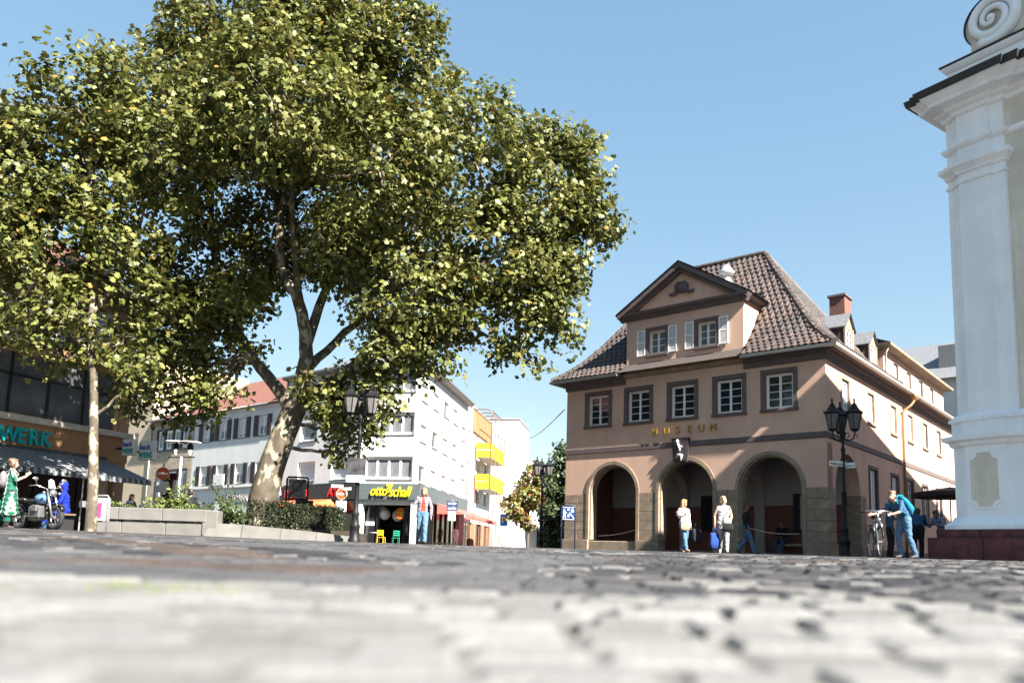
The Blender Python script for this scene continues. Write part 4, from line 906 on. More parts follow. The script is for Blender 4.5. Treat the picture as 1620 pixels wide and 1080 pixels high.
def bakery():
    P = Vector((-17.0, 27.0)); d = Vector((.42, .907)); rot = math.atan2(d.y, d.x)
    rt = thing('bakery_building', 'ochre shop building with balconies, dark glazed upper floor and striped awning', 'building', (P.x, P.y, 0), rot)
    MO = pm('ochre_render', (.42, .25, .14), rough=.85, var=.08, scale=1.5); MST = pm('ochre_fascia', (.33, .18, .095), rough=.8, var=.1)
    x0, x1 = -9., 4.6; dep = 14
    b = MB(); b.wall(x0, x1, 2.6, 9.1, [(x0 + .3, x1 - .5, 3.95, 6.1), (-4.0, -.6, 6.75, 8.5), (.9, 3.7, 6.75, 8.5)], depth=.3); b.quad((x1, 0, -.2), (x1, dep, -.2), (x1, dep, 9.1), (x1, 0, 9.1)); b.box(x1 - .45, x1 - .004, -.03, .3, -.2, 8.9); b.build('wall', [MO], rt)
    g = MB(); n = 9; xs = np.linspace(x0 + .35, x1 - .55, n + 1)
    for i in range(n):
        q = MB(); q.box(xs[i] + .05, xs[i + 1] - .05, .12, .14, 4.0, 6.05); q.build('shop_pane', [pm('grey_pane', (.10, .11, .125), rough=.1, var=.35, scale=1.2)], rt); g.box(xs[i] - .04, xs[i] + .04, .05, .16, 3.95, 6.1)
    g.box(x0 + .3, x1 - .5, .05, .155, 5.3, 5.36); g.build('glazing_frame', [M_DARK], rt)
    l = MB(); l.box(x0, x1 + .05, -.28, .0, 3.70, 3.92, .02); l.build('ledge', [pm('pale_stone_ledge', (.5, .45, .38), rough=.8)], rt)
    f = MB(); f.box(x0, x1 - .02, -.12, .02, 2.75, 3.70); f.build('fascia', [MST], rt)
    MT = pm('teal_letters', (.0, .33, .36), rough=.35, var=.05)
    for txt, x in (('W', -.55), ('E', .08), ('R', .48), ('K', .9)):
        mobj('letter', text_mesh(txt, .72, .05, MT, bold=.022, sx=.86), rt, (x, -.2, 2.98))
    for txt, x in (('k', -.95), ('c', -1.35), ('a', -1.8), ('b', -2.25)): mobj('letter', text_mesh(txt, .72, .05, pm('blue_letters', (.02, .12, .4), rough=.35), bold=.015, sx=.86), rt, (x, -.2, 2.98))
    # balconies
    MRl = pm('pale_railing', (.62, .61, .60), rough=.5)
    for a, c in ((-6, .9), (2.1, 4.5)):
        q = MB(); q.box(a, c, -1.0, .0, 6.40, 6.58, .02); o = q.build('balcony', [pm('balcony_slab', (.45, .42, .38), rough=.8)], rt)
        q = MB(); q.box(a, c, -1.0, -.95, 7.38, 7.43)
        for x in np.arange(a + .03, c, .12): q.tube([(x, -.975, 6.58), (x, -.975, 7.38)], .011, 5)
        for y in np.arange(-.9, 0, .12): q.tube([(c - .025, y, 6.58), (c - .025, y, 7.38)], .011, 5)
        q.box(c - .05, c, -1.0, 0, 7.385, 7.425); q.build('railing', [MRl], o)
    for x, w in ((-2.3, 3.4), (2.3, 2.8)): window(rt, x, 6.8, w, 1.68, y=.2, rows=1, leafs=3, panes=False, gl=M_CURT, fr=.08)
    s = MB(); s.sm = True; s.tube([(-.95, -.5, 6.6), (-.95, -.5, 6.9), (-.95, -.5, 7.5), (-.95, -.5, 8.2)], [.02, .12, .16, .02], 10); o = s.build('folded_parasol', [M_WR]); o.location = rt.location; o.rotation_euler = rt.rotation_euler; tag(o, 'folded white parasol standing on the bakery balcony', 'parasol')
    r = MB(); r.sweep([(0, 8.6), (.1, 8.65), (.15, 8.85), (.6, 9.0), (.65, 9.2), (0, 9.25)], [(x0, 0), (x1, 0), (x1, dep)]); r.build('eaves', [pm('brown_eaves', (.16, .09, .065), rough=.7)], rt)
    r = MB(); r.add([(x0, -.7, 9.15), (x1 + .6, -.7, 9.15), (x1 - 3, 5, 13), (x0, 5, 13)], [(0, 1, 2, 3)]); r.add([(x1 + .6, -.7, 9.15), (x1 + .6, dep, 9.15), (x1 - 3, dep - 4, 13), (x1 - 3, 5, 13)], [(0, 1, 2, 3)]); r.build('roof', [M_RTR], rt)
    # shop front below
    q = MB(); q.box(x0, x1 - .5, .9, 1.0, -.2, 2.75); q.build('shop_back', [pm('shop_wood', (.05, .03, .022), rough=.5, var=.3, stretch=(1, 1, 6))], rt)
    q = MB()
    for x in np.arange(x0, x1, 1.7): q.box(x, x + .1, .3, .4, -.2, 2.7)
    q.box(x0, x1 - .5, .28, .4, 1.0, 1.06); q.build('shop_mullion', [M_DARK], rt)
    # striped awning: every stripe its own strip of cloth
    MA = [pm('awning_dark', (.07, .075, .085), rough=.8, var=.1), pm('awning_pale', (.27, .27, .275), rough=.8, var=.06)]
    a0, a1 = -9., 3.65; n = 104; aw = MB()
    for i in range(n):
        xa, xb = a0 + (a1 - a0) * i / n, a0 + (a1 - a0) * (i + 1) / n; aw.mi = i % 2
        aw.quad((xa, -.15, 2.80), (xb, -.15, 2.80), (xb + .0, -2.6, 1.98), (xa + .0, -2.6, 1.98)); aw.quad((xa, -2.6, 1.98), (xb, -2.6, 1.98), (xb, -2.63, 1.80), (xa, -2.63, 1.80)); aw.quad((xa, -.15, 2.79), (xb, -.15, 2.79), (xb, -2.6, 1.965), (xa, -2.6, 1.965))
    aw.mi = 0; aw.tube([(a0, -.14, 2.84), (a1, -.14, 2.84)], .06, 8); aw.build('striped_awning', MA, rt)
    for x in (-2.5, 1.0, 3.9): q = MB(); q.tube([(x, -2.5, 1.98), (x, -2.5, -.3)], .025, 6); q.build('awning_post', [M_ZINC], rt)
    # two projecting box signs
    for i, (x, y, w, h, z) in enumerate(((4.05, -.85, .62, .62, 3.0), (4.5, -1.3, .78, .74, 2.86))):
        q = MB(); q.box(-.09, .09, -w / 2, w / 2, 0, h, .015); o = q.build('box_sign', [pm('sign_white', (.74, .75, .73), rough=.4)], rt, (x, y, z))
        q = MB(); q.box(-.02, .02, w / 2, -y if False else w / 2 + .5, h * .4, h * .5); q.build('bracket', [M_DARK], o)
        for txt, zz, m in (('back', .54, pm('blue_letters', (.02, .12, .4))), ('WERK', .12, MT)):
            mobj('sign_lettering', text_mesh(txt, h * .42, .006, m, bold=.008, sx=.82 if txt == 'WERK' else 1.0), o, (-.10, w / 2 - .04, h * zz), R(-90))
    return rt
bakery()
# ------------------------------------------------------------------ trees and plants
LEAF_TPL = np.array([(0, -.45, .02), (.24, -.24, -.03), (.48, -.14, -.11), (.24, .06, .01), (.36, .34, -.10), (0, .58, -.08), (-.36, .34, -.10), (-.24, .06, .01), (-.48, -.14, -.11), (-.24, -.24, -.03)], float)
LEAF_TRI = np.array([(0, 1, 9), (1, 2, 3), (1, 3, 7), (1, 7, 9), (9, 7, 8), (3, 4, 5), (3, 5, 7), (7, 5, 6)])
SMALL_TPL = np.array([(0, -.5, 0), (.22, -.1, -.04), (0, .5, -.03), (-.22, -.1, -.04)], float)
SMALL_TRI = np.array([(0, 1, 2), (0, 2, 3)])
def leaf_orient(rg, n, outward, upw=.6, rndw=.8):
    nrm = outward * .5 + np.array([0, 0, upw]) + rg.normal(0, rndw, (n, 3)) * .6
    nrm /= np.linalg.norm(nrm, axis=1)[:, None] + 1e-9
    t = rg.normal(0, 1, (n, 3)); t[:, 2] -= .7
    t -= nrm * (t * nrm).sum(1)[:, None]; t /= np.linalg.norm(t, axis=1)[:, None] + 1e-9
    return np.stack([np.cross(t, nrm), t, nrm], 2)      # columns: x, y, normal
def leaf_cloud(rg, pos, outward, size, mats, tpl, tri, name, parent, nmat=None, singles=0, leafname='leaf', upw=.6):
    n = len(pos); M = leaf_orient(rg, n, outward, upw); s = rg.uniform(size[0], size[1], n)
    mi = rg.choice(len(mats), n, p=nmat)
    order = np.argsort((pos ** 2).sum(1)) if singles else []
    sel = set(order[:singles].tolist()) if singles else set()
    keep = np.array([i for i in range(n) if i not in sel]) if singles else np.arange(n)
    V = np.einsum('nij,vj->nvi', M[keep] * s[keep][:, None, None], tpl) + pos[keep][:, None, :]
    k = len(tpl); F = tri[None] + (np.arange(len(keep)) * k)[:, None, None]
    me = bpy.data.meshes.new(name); me.vertices.add(len(keep) * k); me.vertices.foreach_set('co', V.reshape(-1).astype(np.float32))
    nf = F.reshape(-1, 3).shape[0]; me.loops.add(nf * 3); me.loops.foreach_set('vertex_index', F.reshape(-1).astype(np.int32))
    me.polygons.add(nf); me.polygons.foreach_set('loop_start', np.arange(0, nf * 3, 3, dtype=np.int32)); me.polygons.foreach_set('loop_total', np.full(nf, 3, np.int32))
    for m in mats: me.materials.append(m)
    me.polygons.foreach_set('material_index', np.repeat(mi[keep], len(tri)).astype(np.int32)); me.update(); me.validate()
    o = mobj(name, me, parent, kind='stuff')
    if singles:
        base = []
        for m in mats: b = MB(); b.add(tpl.tolist(), tri.tolist()); base.append(b.mesh(leafname, m))
        for i in sel:
            q = mobj(leafname, base[mi[i]], o); X = np.eye(4); X[:3, :3] = M[i] * s[i]; X[:3, 3] = pos[i]; q.matrix_local = Matrix(X.tolist())
    return o
def crown_points(rg, blobs, density, per, spread):
    P = []; O = []; C = []
    for x, y, z, r, ry in blobs:
        k = max(3, int(density * r * r))
        u = rg.normal(0, 1, (k, 3)); u /= np.linalg.norm(u, axis=1)[:, None]
        rad = rg.uniform(.45, 1.0, k) ** .6
        c = np.array([x, y, z]) + u * rad[:, None] * np.array([r, ry, r])
        C.append(c); sp = spread * rg.uniform(.6, 1.3, k)
        for i in range(k):
            m = int(per * rg.uniform(.5, 1.5)); off = np.clip(rg.normal(0, 1, (m, 3)), -1.5, 1.5) * sp[i] * np.array([1, 1, .75]); P.append(c[i] + off)
            o = off / (np.linalg.norm(off, axis=1)[:, None] + 1e-9) * .6 + u[i] * .7; O.append(o)
    return np.concatenate(P), np.concatenate(O), np.concatenate(C)
M_BARK = pm('plane_bark', (.080, .064, .045), rough=.85, var=.35, scale=6, bump=.4, bscale=14, spots=((.26, .235, .17), 4.0, .53), stretch=(1, 1, .55))
PL = [pm('plane_leaf_%s' % k, c, rough=.5, var=.25, scale=.7, trans=.2, spec=.35) for k, c in zip('abcde', [(.135, .142, .036), (.092, .105, .023), (.175, .175, .058), (.045, .055, .013), (.20, .14, .032)])]
PLP = [.34, .32, .12, .20, .02]
def limb(b, pts, r0, r1, n=10, jit=0., rg=None):
    P = [Vector(p) for p in pts]; out = []
    for i in range(len(P) - 1):
        p0 = P[max(i - 1, 0)]; p1 = P[i]; p2 = P[i + 1]; p3 = P[min(i + 2, len(P) - 1)]
        for k in range(4):
            t = k / 4; out.append(.5 * ((2 * p1) + (p2 - p0) * t + (2 * p0 - 5 * p1 + 4 * p2 - p3) * t * t + (-p0 + 3 * p1 - 3 * p2 + p3) * t ** 3))
    out.append(P[-1]); m = len(out)
    if rg is not None and jit:
        for q in out[1:-1]: q += Vector(rg.normal(0, jit, 3).tolist())
    b.tube(out, [r0 + (r1 - r0) * (i / (m - 1)) ** .8 for i in range(m)], n)
    return out
def plane_tree(name, label, base, limbs, blobs, density, per, spread, size, seed, singles=0, twigs=120):
    rg = np.random.default_rng(seed); rt = thing(name, label, 'tree', base)
    B = Vector(base); b = MB(); b.sm = True; tips = []
    for i, (pts, r0, r1) in enumerate(limbs):
        o = limb(b, [Vector(p) - B for p in pts], r0, r1, 12 if r0 > .15 else 8, .02 if i else .0, rg); tips += o[len(o) // 3:]
    blobs = [(x - B.x, y - B.y, z - B.z, r, ry) for x, y, z, r, ry in blobs]
    P, O, C = crown_points(rg, blobs, density, per, spread)
    for x, y, z, r, ry in blobs:                       # boughs to each leaf mass
        c = Vector((x, y, z)); t = min(tips, key=lambda q: (q - c).length + max(0, (q.z - c.z)) * .5)
        mid = t.lerp(c, .5) + Vector((0, 0, -.1 * (c - t).length)); limb(b, [t, mid, c], .09, .03, 7, .05, rg)
    idx = rg.choice(len(C), min(twigs, len(C)), replace=False)
    cs = [Vector((x, y, z)) for x, y, z, r, ry in blobs]
    for i in idx:
        c = Vector(C[i].tolist()); t = min(cs, key=lambda q: (q - c).length); limb(b, [t, t.lerp(c, .5) + Vector((0, 0, .1)), c], .028, .01, 5, .03, rg)
    b.build('trunk', M_BARK, rt)
    leaf_cloud(rg, P, O, size, PL, LEAF_TPL, LEAF_TRI, 'crown', rt, PLP, singles)
    return rt
def big_tree():
    y = 26.
    T = [(-8.05, y, -.2), (-8.02, y, 1.1), (-7.80, y, 2.27), (-7.50, y, 3.3), (-7.22, y, 4.1), (-7.05, y, 4.5)]
    limbs = [(T, .50, .36), ([(-7.12, y, 4.2), (-6.3, 25.6, 4.75), (-5.5, 25.3, 5.3), (-4.8, 25, 5.85), (-3.8, 24.6, 6.9), (-2.6, 24.4, 8.6)], .27, .10),
             ([(-7.3, y, 4.2), (-8.1, 26.3, 5.25), (-8.95, 26.6, 6.15), (-9.7, 26.8, 7.45), (-10.35, 27, 8.8), (-10.7, 27, 10.2), (-11, 27, 12.5)], .24, .08),
             ([(-7.1, y, 4.3), (-6.95, y, 5.45), (-6.95, y, 6.5), (-7.25, y, 7.8), (-8.0, 26.2, 9.1), (-8.15, 26.2, 10.4), (-8.1, 26.3, 11.6), (-7.9, 26.3, 14)], .30, .09),
             ([(-6.98, y, 6.2), (-6.7, 26.4, 7.8), (-6.4, 26.8, 9.3), (-6.2, 27, 11.2), (-5.6, 27, 13.5)], .20, .07),
             ([(-6.95, y, 5.5), (-6.2, 27, 6.8), (-5.0, 28, 8.5), (-3.6, 28.5, 10.5)], .18, .07), ([(-7.2, y, 7.6), (-7.2, 24.8, 9.2), (-7.0, 23.2, 11.2)], .15, .06), ([(-4.0, 24.7, 6.7), (-2.4, 25.2, 8.2), (-.6, 25.6, 9.6), (1.0, 25.8, 10.9)], .10, .04)]
    bl = [(-7.8, 26, 15.6, 3.3, 3.8), (-11.0, 26.5, 15.2, 2.6, 3.0), (-12.1, 26, 12.6, 1.7, 2.6), (-4.6, 26, 14.6, 2.7, 3.4), (-7.8, 25, 18.2, 2.2, 2.6), (-11.2, 25.5, 17.2, 1.4, 1.6), (-4.4, 25.5, 17.0, 1.5, 2.0),
          (-1.6, 25.6, 12.9, 2.3, 3.0), (.6, 26, 11.6, 1.9, 2.4), (2.05, 26, 14.2, .55, .6), (1.5, 26, 13.3, .8, .9), (2.7, 26, 10.8, .65, .7), (1.9, 26, 12.3, .9, 1.0), (-.7, 25.6, 9.7, 2.2, 2.6), (.9, 26, 9.2, 1.1, 1.3), (.3, 26, 7.5, 1.1, 1.3), (.65, 26, 5.95, .45, .5), (-.5, 26, 6.6, .7, .8), (-1.9, 25.5, 7.6, 1.4, 1.8),
          (-4.3, 23.2, 11.2, 2.4, 2.4), (-7.2, 21.6, 12.4, 2.3, 2.0), (-10.2, 22.4, 11.4, 1.9, 2.0), (-4.6, 29, 11, 2.6, 2.6), (-8.6, 29.5, 12.0, 2.6, 2.6), (-11.2, 27, 9.6, 1.7, 2.2), (-5.6, 25, 9.4, 1.4, 1.8),
          (-3.5, 25, 8.0, 1.9, 2.4), (-3.9, 24.6, 6.2, 1.1, 1.3), (-2.9, 25, 5.9, .9, 1.0), (-4.3, 25, 4.6, .8, .9), (-5.5, 25.2, 3.75, .75, .8), (-6.3, 25.3, 4.4, .6, .7), (-5.0, 25, 4.9, .7, .8), (-10.8, 26.5, 6.9, 1.5, 2.0), (-12.3, 26.5, 6.0, 1.1, 1.4), (-9.7, 26.2, 4.6, .7, .9), (-10.8, 26, 5.0, .7, .9), (-9.1, 25.5, 7.9, .9, 1.2), (-12.2, 26, 8.4, 1.2, 1.5), (1.7, 26, 9.4, .8, 1.0), (1.45, 26, 8.2, .8, 1.0), (1.5, 26, 7.1, .5, .6), (2.2, 26, 11.7, .8, .9), (1.0, 26, 14.0, .7, .8), (3.1, 26, 10.75, .35, .4), (-13.0, 26, 14.2, .9, 1.2), (-11.8, 27, 7.6, 1.4, 1.6), (-10.2, 27.5, 8.6, 1.2, 1.4), (-12.8, 26.5, 4.7, .8, .9), (-11.4, 27, 4.4, .7, .8), (-8.9, 27.5, 9.8, 1.2, 1.4), (-9.0, 26.6, 6.2, .6, .7), (-5.8, 25, 4.2, .7, .8), (-4.8, 25, 3.7, .6, .7), (-5.3, 25.2, 3.0, .45, .5), (-9.6, 25, 14, 2.0, 2.0), (-5.8, 24.5, 16.3, 1.6, 1.6)]
    return plane_tree('plane_tree', 'large plane tree with leaning mottled trunk growing from the planter hedge', (-8.05, y, -.2), limbs, bl, 19, 46, .34, (.11, .25), 4, 300, 260)
big_tree()
def young_tree():
    y = 22.
    limbs = [([(-11.4, y, -.2), (-11.45, y, 1.2), (-11.57, y, 2.6), (-11.72, y, 4.2), (-11.95, y, 5.7), (-12.0, y, 7.4), (-12.4, y, 10)], .165, .06), ([(-11.7, y, 3.1), (-11.0, 22, 3.7), (-10.3, 22.2, 4.3)], .06, .025), ([(-11.8, y, 4.8), (-13, 21.6, 6.2), (-14.4, 21.5, 8)], .08, .03), ([(-11.95, y, 6), (-11.3, 22.3, 7.6), (-11.0, 22.5, 9.5)], .08, .03)]
    bl = [(-12.9, 22, 12.2, 1.5, 1.8), (-14.2, 22, 10.3, 1.9, 2.0), (-12.0, 22.2, 10.3, 1.6, 1.9), (-15.2, 22, 8.2, 1.4, 1.8), (-13.2, 21.6, 8.2, 1.7, 1.8), (-11.5, 22.4, 8.2, 1.2, 1.4), (-15.8, 22, 11, 1.3, 1.5), (-14.0, 21.8, 6.4, 1.1, 1.4), (-12.4, 22, 6.2, 1.1, 1.3), (-11.2, 22.3, 5.3, .7, .8), (-12.9, 22, 4.9, .6, .8), (-10.4, 22.2, 4.5, .6, .6), (-12.3, 22, 13.6, .7, .8), (-10.3, 22.4, 6.6, .6, .7)]
    return plane_tree('young_plane_tree', 'slender young plane tree with pale trunk standing by the striped awning', (-11.4, y, -.2), limbs, bl, 19, 44, .33, (.11, .24), 9, 0, 90)
young_tree()
def bush_tree(name, label, base, h, blobs, cols, p, seed, size=(.16, .3), dens=26, tr=.12, cat='tree'):
    rg = np.random.default_rng(seed); rt = thing(name, label, cat, base); b = MB(); b.sm = True
    limb(b, [(0, 0, -.3), (.05, 0, h * .3), (0, 0, h * .75)], tr, tr * .4)
    for x, y, z, r, ry in blobs: limb(b, [(0, 0, max(.3, z - r * 1.6)), (x * .5, y * .5, z - r * .5), (x, y, z)], tr * .4, .02, 6)
    b.build('trunk', pm('grey_bark', (.10, .08, .06), rough=.9, var=.3), rt)
    P, O, C = crown_points(rg, blobs, dens, 26, .30); leaf_cloud(rg, P, O, size, cols, LEAF_TPL, LEAF_TRI, 'crown', rt, p)
    return rt
DKL = [pm('dark_leaf_a', (.035, .055, .02), rough=.5, trans=.15), pm('dark_leaf_b', (.055, .08, .028), rough=.5, trans=.15)]
bush_tree('street_tree', 'loose green and rust coloured street tree in front of the red house', (1.35, 60, 0), 6.5, [(0, 0, 4.2, 1.3, 1.3), (-1.0, 0, 3.2, .9, 1), (.5, 0, 5.4, 1.0, 1.1), (1.0, 0, 3.6, .9, 1), (-.3, 0, 2.3, .7, .8)], [PL[0], PL[2], pm('rust_leaf', (.22, .10, .03), rough=.5, trans=.3)], [.45, .3, .25], 21, (.2, .34))
bush_tree('dense_street_tree', 'dense dark green tree filling the corner behind the blue sign', (2.75, 47, 0), 6.3, [(0, 0, 3.9, 1.0, 1.1), (.6, 0, 3.0, 1.0, 1.1), (-.2, 0, 2.0, .9, 1.0), (.3, 0, 1.0, 1.0, 1.0), (.5, 0, 5.0, .8, .9), (.2, 0, 5.8, .45, .5)], DKL, [.6, .4], 22, (.16, .28), 40)
# ------------------------------------------------------------------ planter around the plane tree
def planter():
    MCn = pm('planter_concrete', (.13, .125, .116), rough=.9, var=.14, scale=2.5, bump=.3, bscale=50)
    rt = thing('planter', 'low pale concrete planter wall with seat blocks around the plane tree', 'planter', (0, 0, 0), 0)
    z0 = -.06
    def blk(nm, pts, za, zb, b=.02):
        m = MB(); m.slab(pts, za, zb); return m.build(nm, MCn, rt)
    x = -12.9
    for w in (1.0, 1.35, 1.35):
        m = MB(); m.box(x + .006, x + w - .006, 24.75, 25.2, -.25, .40, .02); m.build('wall_block', MCn, rt)
        m = MB(); m.box(x - .1 + .006, x + w - .1 - .006, 24.68, 25.2, .415, .80, .02); m.build('seat_block', MCn, rt); x += w
    m = MB(); m.box(-9.42, -8.95, 24.70, 25.15, .0, .78, .025); m.build('end_block', MCn, rt)
    m = MB(); m.add([(-9.4, 24.55, -.2), (-8.2, 24.55, -.2), (-8.2, 24.75, .38), (-9.15, 24.75, .40), (-9.4, 25.2, -.2), (-8.2, 25.2, -.2), (-8.2, 25.2, .38), (-9.15, 25.2, .40)], [(0, 1, 2, 3), (3, 2, 6, 7), (0, 3, 7, 4), (1, 5, 6, 2), (4, 7, 6, 5)]); m.build('ramp_block', MCn, rt)
    xs = [-8.19, -7.0, -5.9, -4.9]; zt = [.38, .30, .22, .12]
    for i in range(3):
        m = MB(); a, c = xs[i] + .006, xs[i + 1] - .006; m.add([(a, 24.65, -.2), (c, 24.6, -.25), (c, 24.75, zt[i + 1]), (a, 24.8, zt[i]), (a, 25.4, -.2), (c, 25.3, -.25), (c, 25.3, zt[i + 1]), (a, 25.4, zt[i])], [(0, 1, 2, 3), (3, 2, 6, 7), (0, 3, 7, 4), (1, 5, 6, 2), (4, 7, 6, 5)]); m.build('kerb_block', MCn, rt)
    m = MB(); m.slab([(-12.9, 25.2), (-5.0, 25.3), (-5.4, 31), (-12.9, 31)], -.2, .30); m.build('soil', pm('soil', (.04, .03, .022), rough=1), rt)
    # clipped hedge: solid twiggy core plus small leaves
    HL = [pm('hedge_leaf_a', (.014, .021, .008), rough=.5, trans=.1), pm('hedge_leaf_b', (.030, .042, .014), rough=.5, trans=.15), pm('hedge_leaf_c', (.075, .085, .03), rough=.5, trans=.15)]
    rg = np.random.default_rng(31)
    for (x0, x1, y0, y1, za, zb), lb in (((-8.3, -7.05, 25.5, 26.3, .25, 1.12), 'dark clipped hedge at the foot of the leaning trunk'), ((-6.95, -5.45, 25.45, 26.4, .2, 1.02), 'dark clipped hedge at the end of the planter beside the lamp post')):
        h = thing('hedge', lb, 'hedge', ((x0 + x1) / 2, (y0 + y1) / 2, za)); hw, hd, hh = (x1 - x0) / 2, (y1 - y0) / 2, zb - za
        c = MB(); c.box(-hw + .1, hw - .1, -hd + .1, hd - .1, -.2, hh - .1); c.build('twigs', pm('hedge_core', (.012, .014, .008), rough=1), h)
        n = 5200; p = rg.uniform(-1, 1, (n, 3)); ax = rg.integers(0, 3, n); sg = np.sign(rg.uniform(-1, 1, n)); p[np.arange(n), ax] = np.where(ax == 2, 1, sg)
        o = np.zeros((n, 3)); o[np.arange(n), ax] = p[np.arange(n), ax]
        pos = p * np.array([hw, hd, hh / 2]) + np.array([0, 0, hh / 2]) + rg.normal(0, .05, (n, 3)); leaf_cloud(rg, pos, o, (.05, .10), HL, SMALL_TPL, SMALL_TRI, 'foliage', h, [.55, .35, .1])
    # leafy plants behind the wall
    GL = [pm('plant_leaf_a', (.16, .19, .05), rough=.5, trans=.25), pm('plant_leaf_b', (.09, .13, .035), rough=.5, trans=.25), pm('plant_leaf_c', (.045, .07, .025), rough=.5, trans=.2)]
    labs = ['low leafy plant beside the pink poster box', 'low leafy plant behind the first seat block', 'bright green bushy plant under the brown stele', 'tall yellow green plant in front of the brown stele', 'broad leafy plant behind the long seat block', 'dark spindly shrub in front of the white shop lettering', 'small dark shrub behind the end block', 'bushy plant growing over the ramp block', 'dark leafy shrub between the seated figure and the trunk']
    spots = [(-12.4, 25.6, .55, .3, 1, 0), (-11.7, 25.5, .5, .3, 1, 0), (-11.1, 25.5, .75, .34, 0, 0), (-10.6, 25.6, 1.25, .32, 0, 0), (-10.3, 25.4, .6, .32, 0, 0), (-9.2, 26.0, 1.30, .42, 2, 1), (-8.9, 25.5, .8, .35, 2, 1), (-8.55, 25.3, .55, .34, 1, 0), (-9.7, 25.6, .8, .38, 2, 1)]
    for i, (x, y, hgt, sp, ci, dark) in enumerate(spots):
        hgt *= 1.12; sp *= 1.3
        rg2 = np.random.default_rng(40 + i); p = thing('leafy_plant', labs[i], 'plant', (x, y, .28), 0, 'plants in the planter'); st = MB(); st.sm = True; P = []; O = []
        for k in range(20):
            a = rg2.uniform(0, 6.28); rr_ = sp * rg2.uniform(.3, 1.1); hh = hgt * rg2.uniform(.6, 1.1); pts = [(0, 0, 0), (math.cos(a) * rr_ * .4, math.sin(a) * rr_ * .4, hh * .6), (math.cos(a) * rr_, math.sin(a) * rr_, hh)]
            st.tube(pts, [.012, .009, .004], 5)
            for q in range(20 if not dark else 12):
                t = rg2.uniform(.25, 1.05); c = np.array(pts[1]) * (1 - abs(2 * t - 1)) + (np.array(pts[2]) * max(0, 2 * t - 1)); P.append(c + rg2.normal(0, .05, 3)); O.append(c * np.array([1, 1, .3]))
        st.build('stem', pm('plant_stem', (.06, .07, .03), rough=.8), p); P = np.array(P); leaf_cloud(rg2, P, np.array(O), (.10, .20) if not dark else (.09, .17), [GL[ci], GL[min(2, ci + 1)]], SMALL_TPL, SMALL_TRI, 'foliage', p, [.65, .35])
planter()
# ------------------------------------------------------------------ street furniture
M_BLUE = pm('sign_blue', (.006, .030, .11), rough=.4, var=.05); M_SW = pm('sign_white', (.74, .75, .73), rough=.4); M_RED = pm('sign_red', (.62, .085, .02), rough=.4, var=.06); M_POST = pm('galvanised', (.36, .36, .36), rough=.45, metal=.5)
M_LG = pm('lantern_glass', (.13, .12, .115), rough=.15, var=.2, scale=8, spec=.6)
def lamp_post(name, label, x, y, ang0, h=4.6, group=None):
    rt = thing(name, label, 'street lamp', (x, y, zg(x, y)), 0, group); s = h / 4.6
    p = MB(); p.sm = True
    p.lathe([(.19, -.2), (.19, .10), (.15, .14), (.15, .45), (.17, .48), (.12, .56), (.10, .80), (.13, .84), (.085, .92), (.075, 1.25), (.07, 1.9), (.085, 1.93), (.085, 1.99), (.052, 2.05), (.055, 3.2), (.07, 3.24), (.07, 3.32), (.04, 3.38), (.04, 3.62), (.085, 3.70), (.10, 3.80), (.05, 3.92), (.03, 4.05), (.045, 4.1), (.008, 4.3)], 14)
    p.build('post', M_IRON, rt)
    for k in range(3):
        a = R(ang0 + 120 * k); dx, dy = math.cos(a), math.sin(a); q = MB(); q.sm = True
        q.tube([(dx * .04, dy * .04, 3.62), (dx * .18, dy * .18, 3.56), (dx * .32, dy * .32, 3.62), (dx * .37, dy * .37, 3.75), (dx * .37, dy * .37, 3.86)], .022, 7)
        q.tube([(dx * .06, dy * .06, 3.82), (dx * .17, dy * .17, 3.80), (dx * .20, dy * .20, 3.70), (dx * .13, dy * .13, 3.66)], .013, 6); q.tube([(dx * .40, dy * .40, 3.62), (dx * .45, dy * .45, 3.68), (dx * .43, dy * .43, 3.76)], .012, 6)
        q.build('arm', M_IRON, rt)
        f = MB(); c = (0, 0, 0)
        f.lathe([(.05, 0), (.10, .03), (.115, .05), (.10, .06)], 6, c); f.lathe([(.175, .43), (.205, .45), (.205, .475), (.13, .54), (.10, .60), (.065, .63), (.075, .66), (.03, .70), (.02, .76), (.03, .79), (.006, .84)], 6, c)
        for j in range(6):
            b_ = 2 * math.pi * j / 6; f.tube([(c[0] + .098 * math.cos(b_), c[1] + .098 * math.sin(b_), c[2] + .05), (c[0] + .178 * math.cos(b_), c[1] + .178 * math.sin(b_), c[2] + .45)], .009, 5); f.tube([(c[0] + .2 * math.cos(b_), c[1] + .2 * math.sin(b_), c[2] + .45), (c[0] + .215 * math.cos(b_), c[1] + .215 * math.sin(b_), c[2] + .53)], [.012, .004], 5)
        fo = f.build('lantern', M_IRON, rt, (dx * .37, dy * .37, 3.84)); fo.scale = (1.3, 1.3, 1.25); g = MB(); g.lathe([(.090, .055), (.168, .445)], 6, c); g.build('lantern_glass', M_LG, fo)
    rt.scale = (s, s, s); return rt
lamp_post('street_lamp', 'black three lantern lamp post with a poster, standing at the end of the planter', -4.6, 24, 215, 4.55)
lamp_post('street_lamp', 'black candelabra lamp post with street name plates in front of the museum corner', 10.41, 25, 197, 4.68)
lamp_post('street_lamp', 'black candelabra lamp post among the street trees beside the museum', 1.72, 44, 215, 4.8)
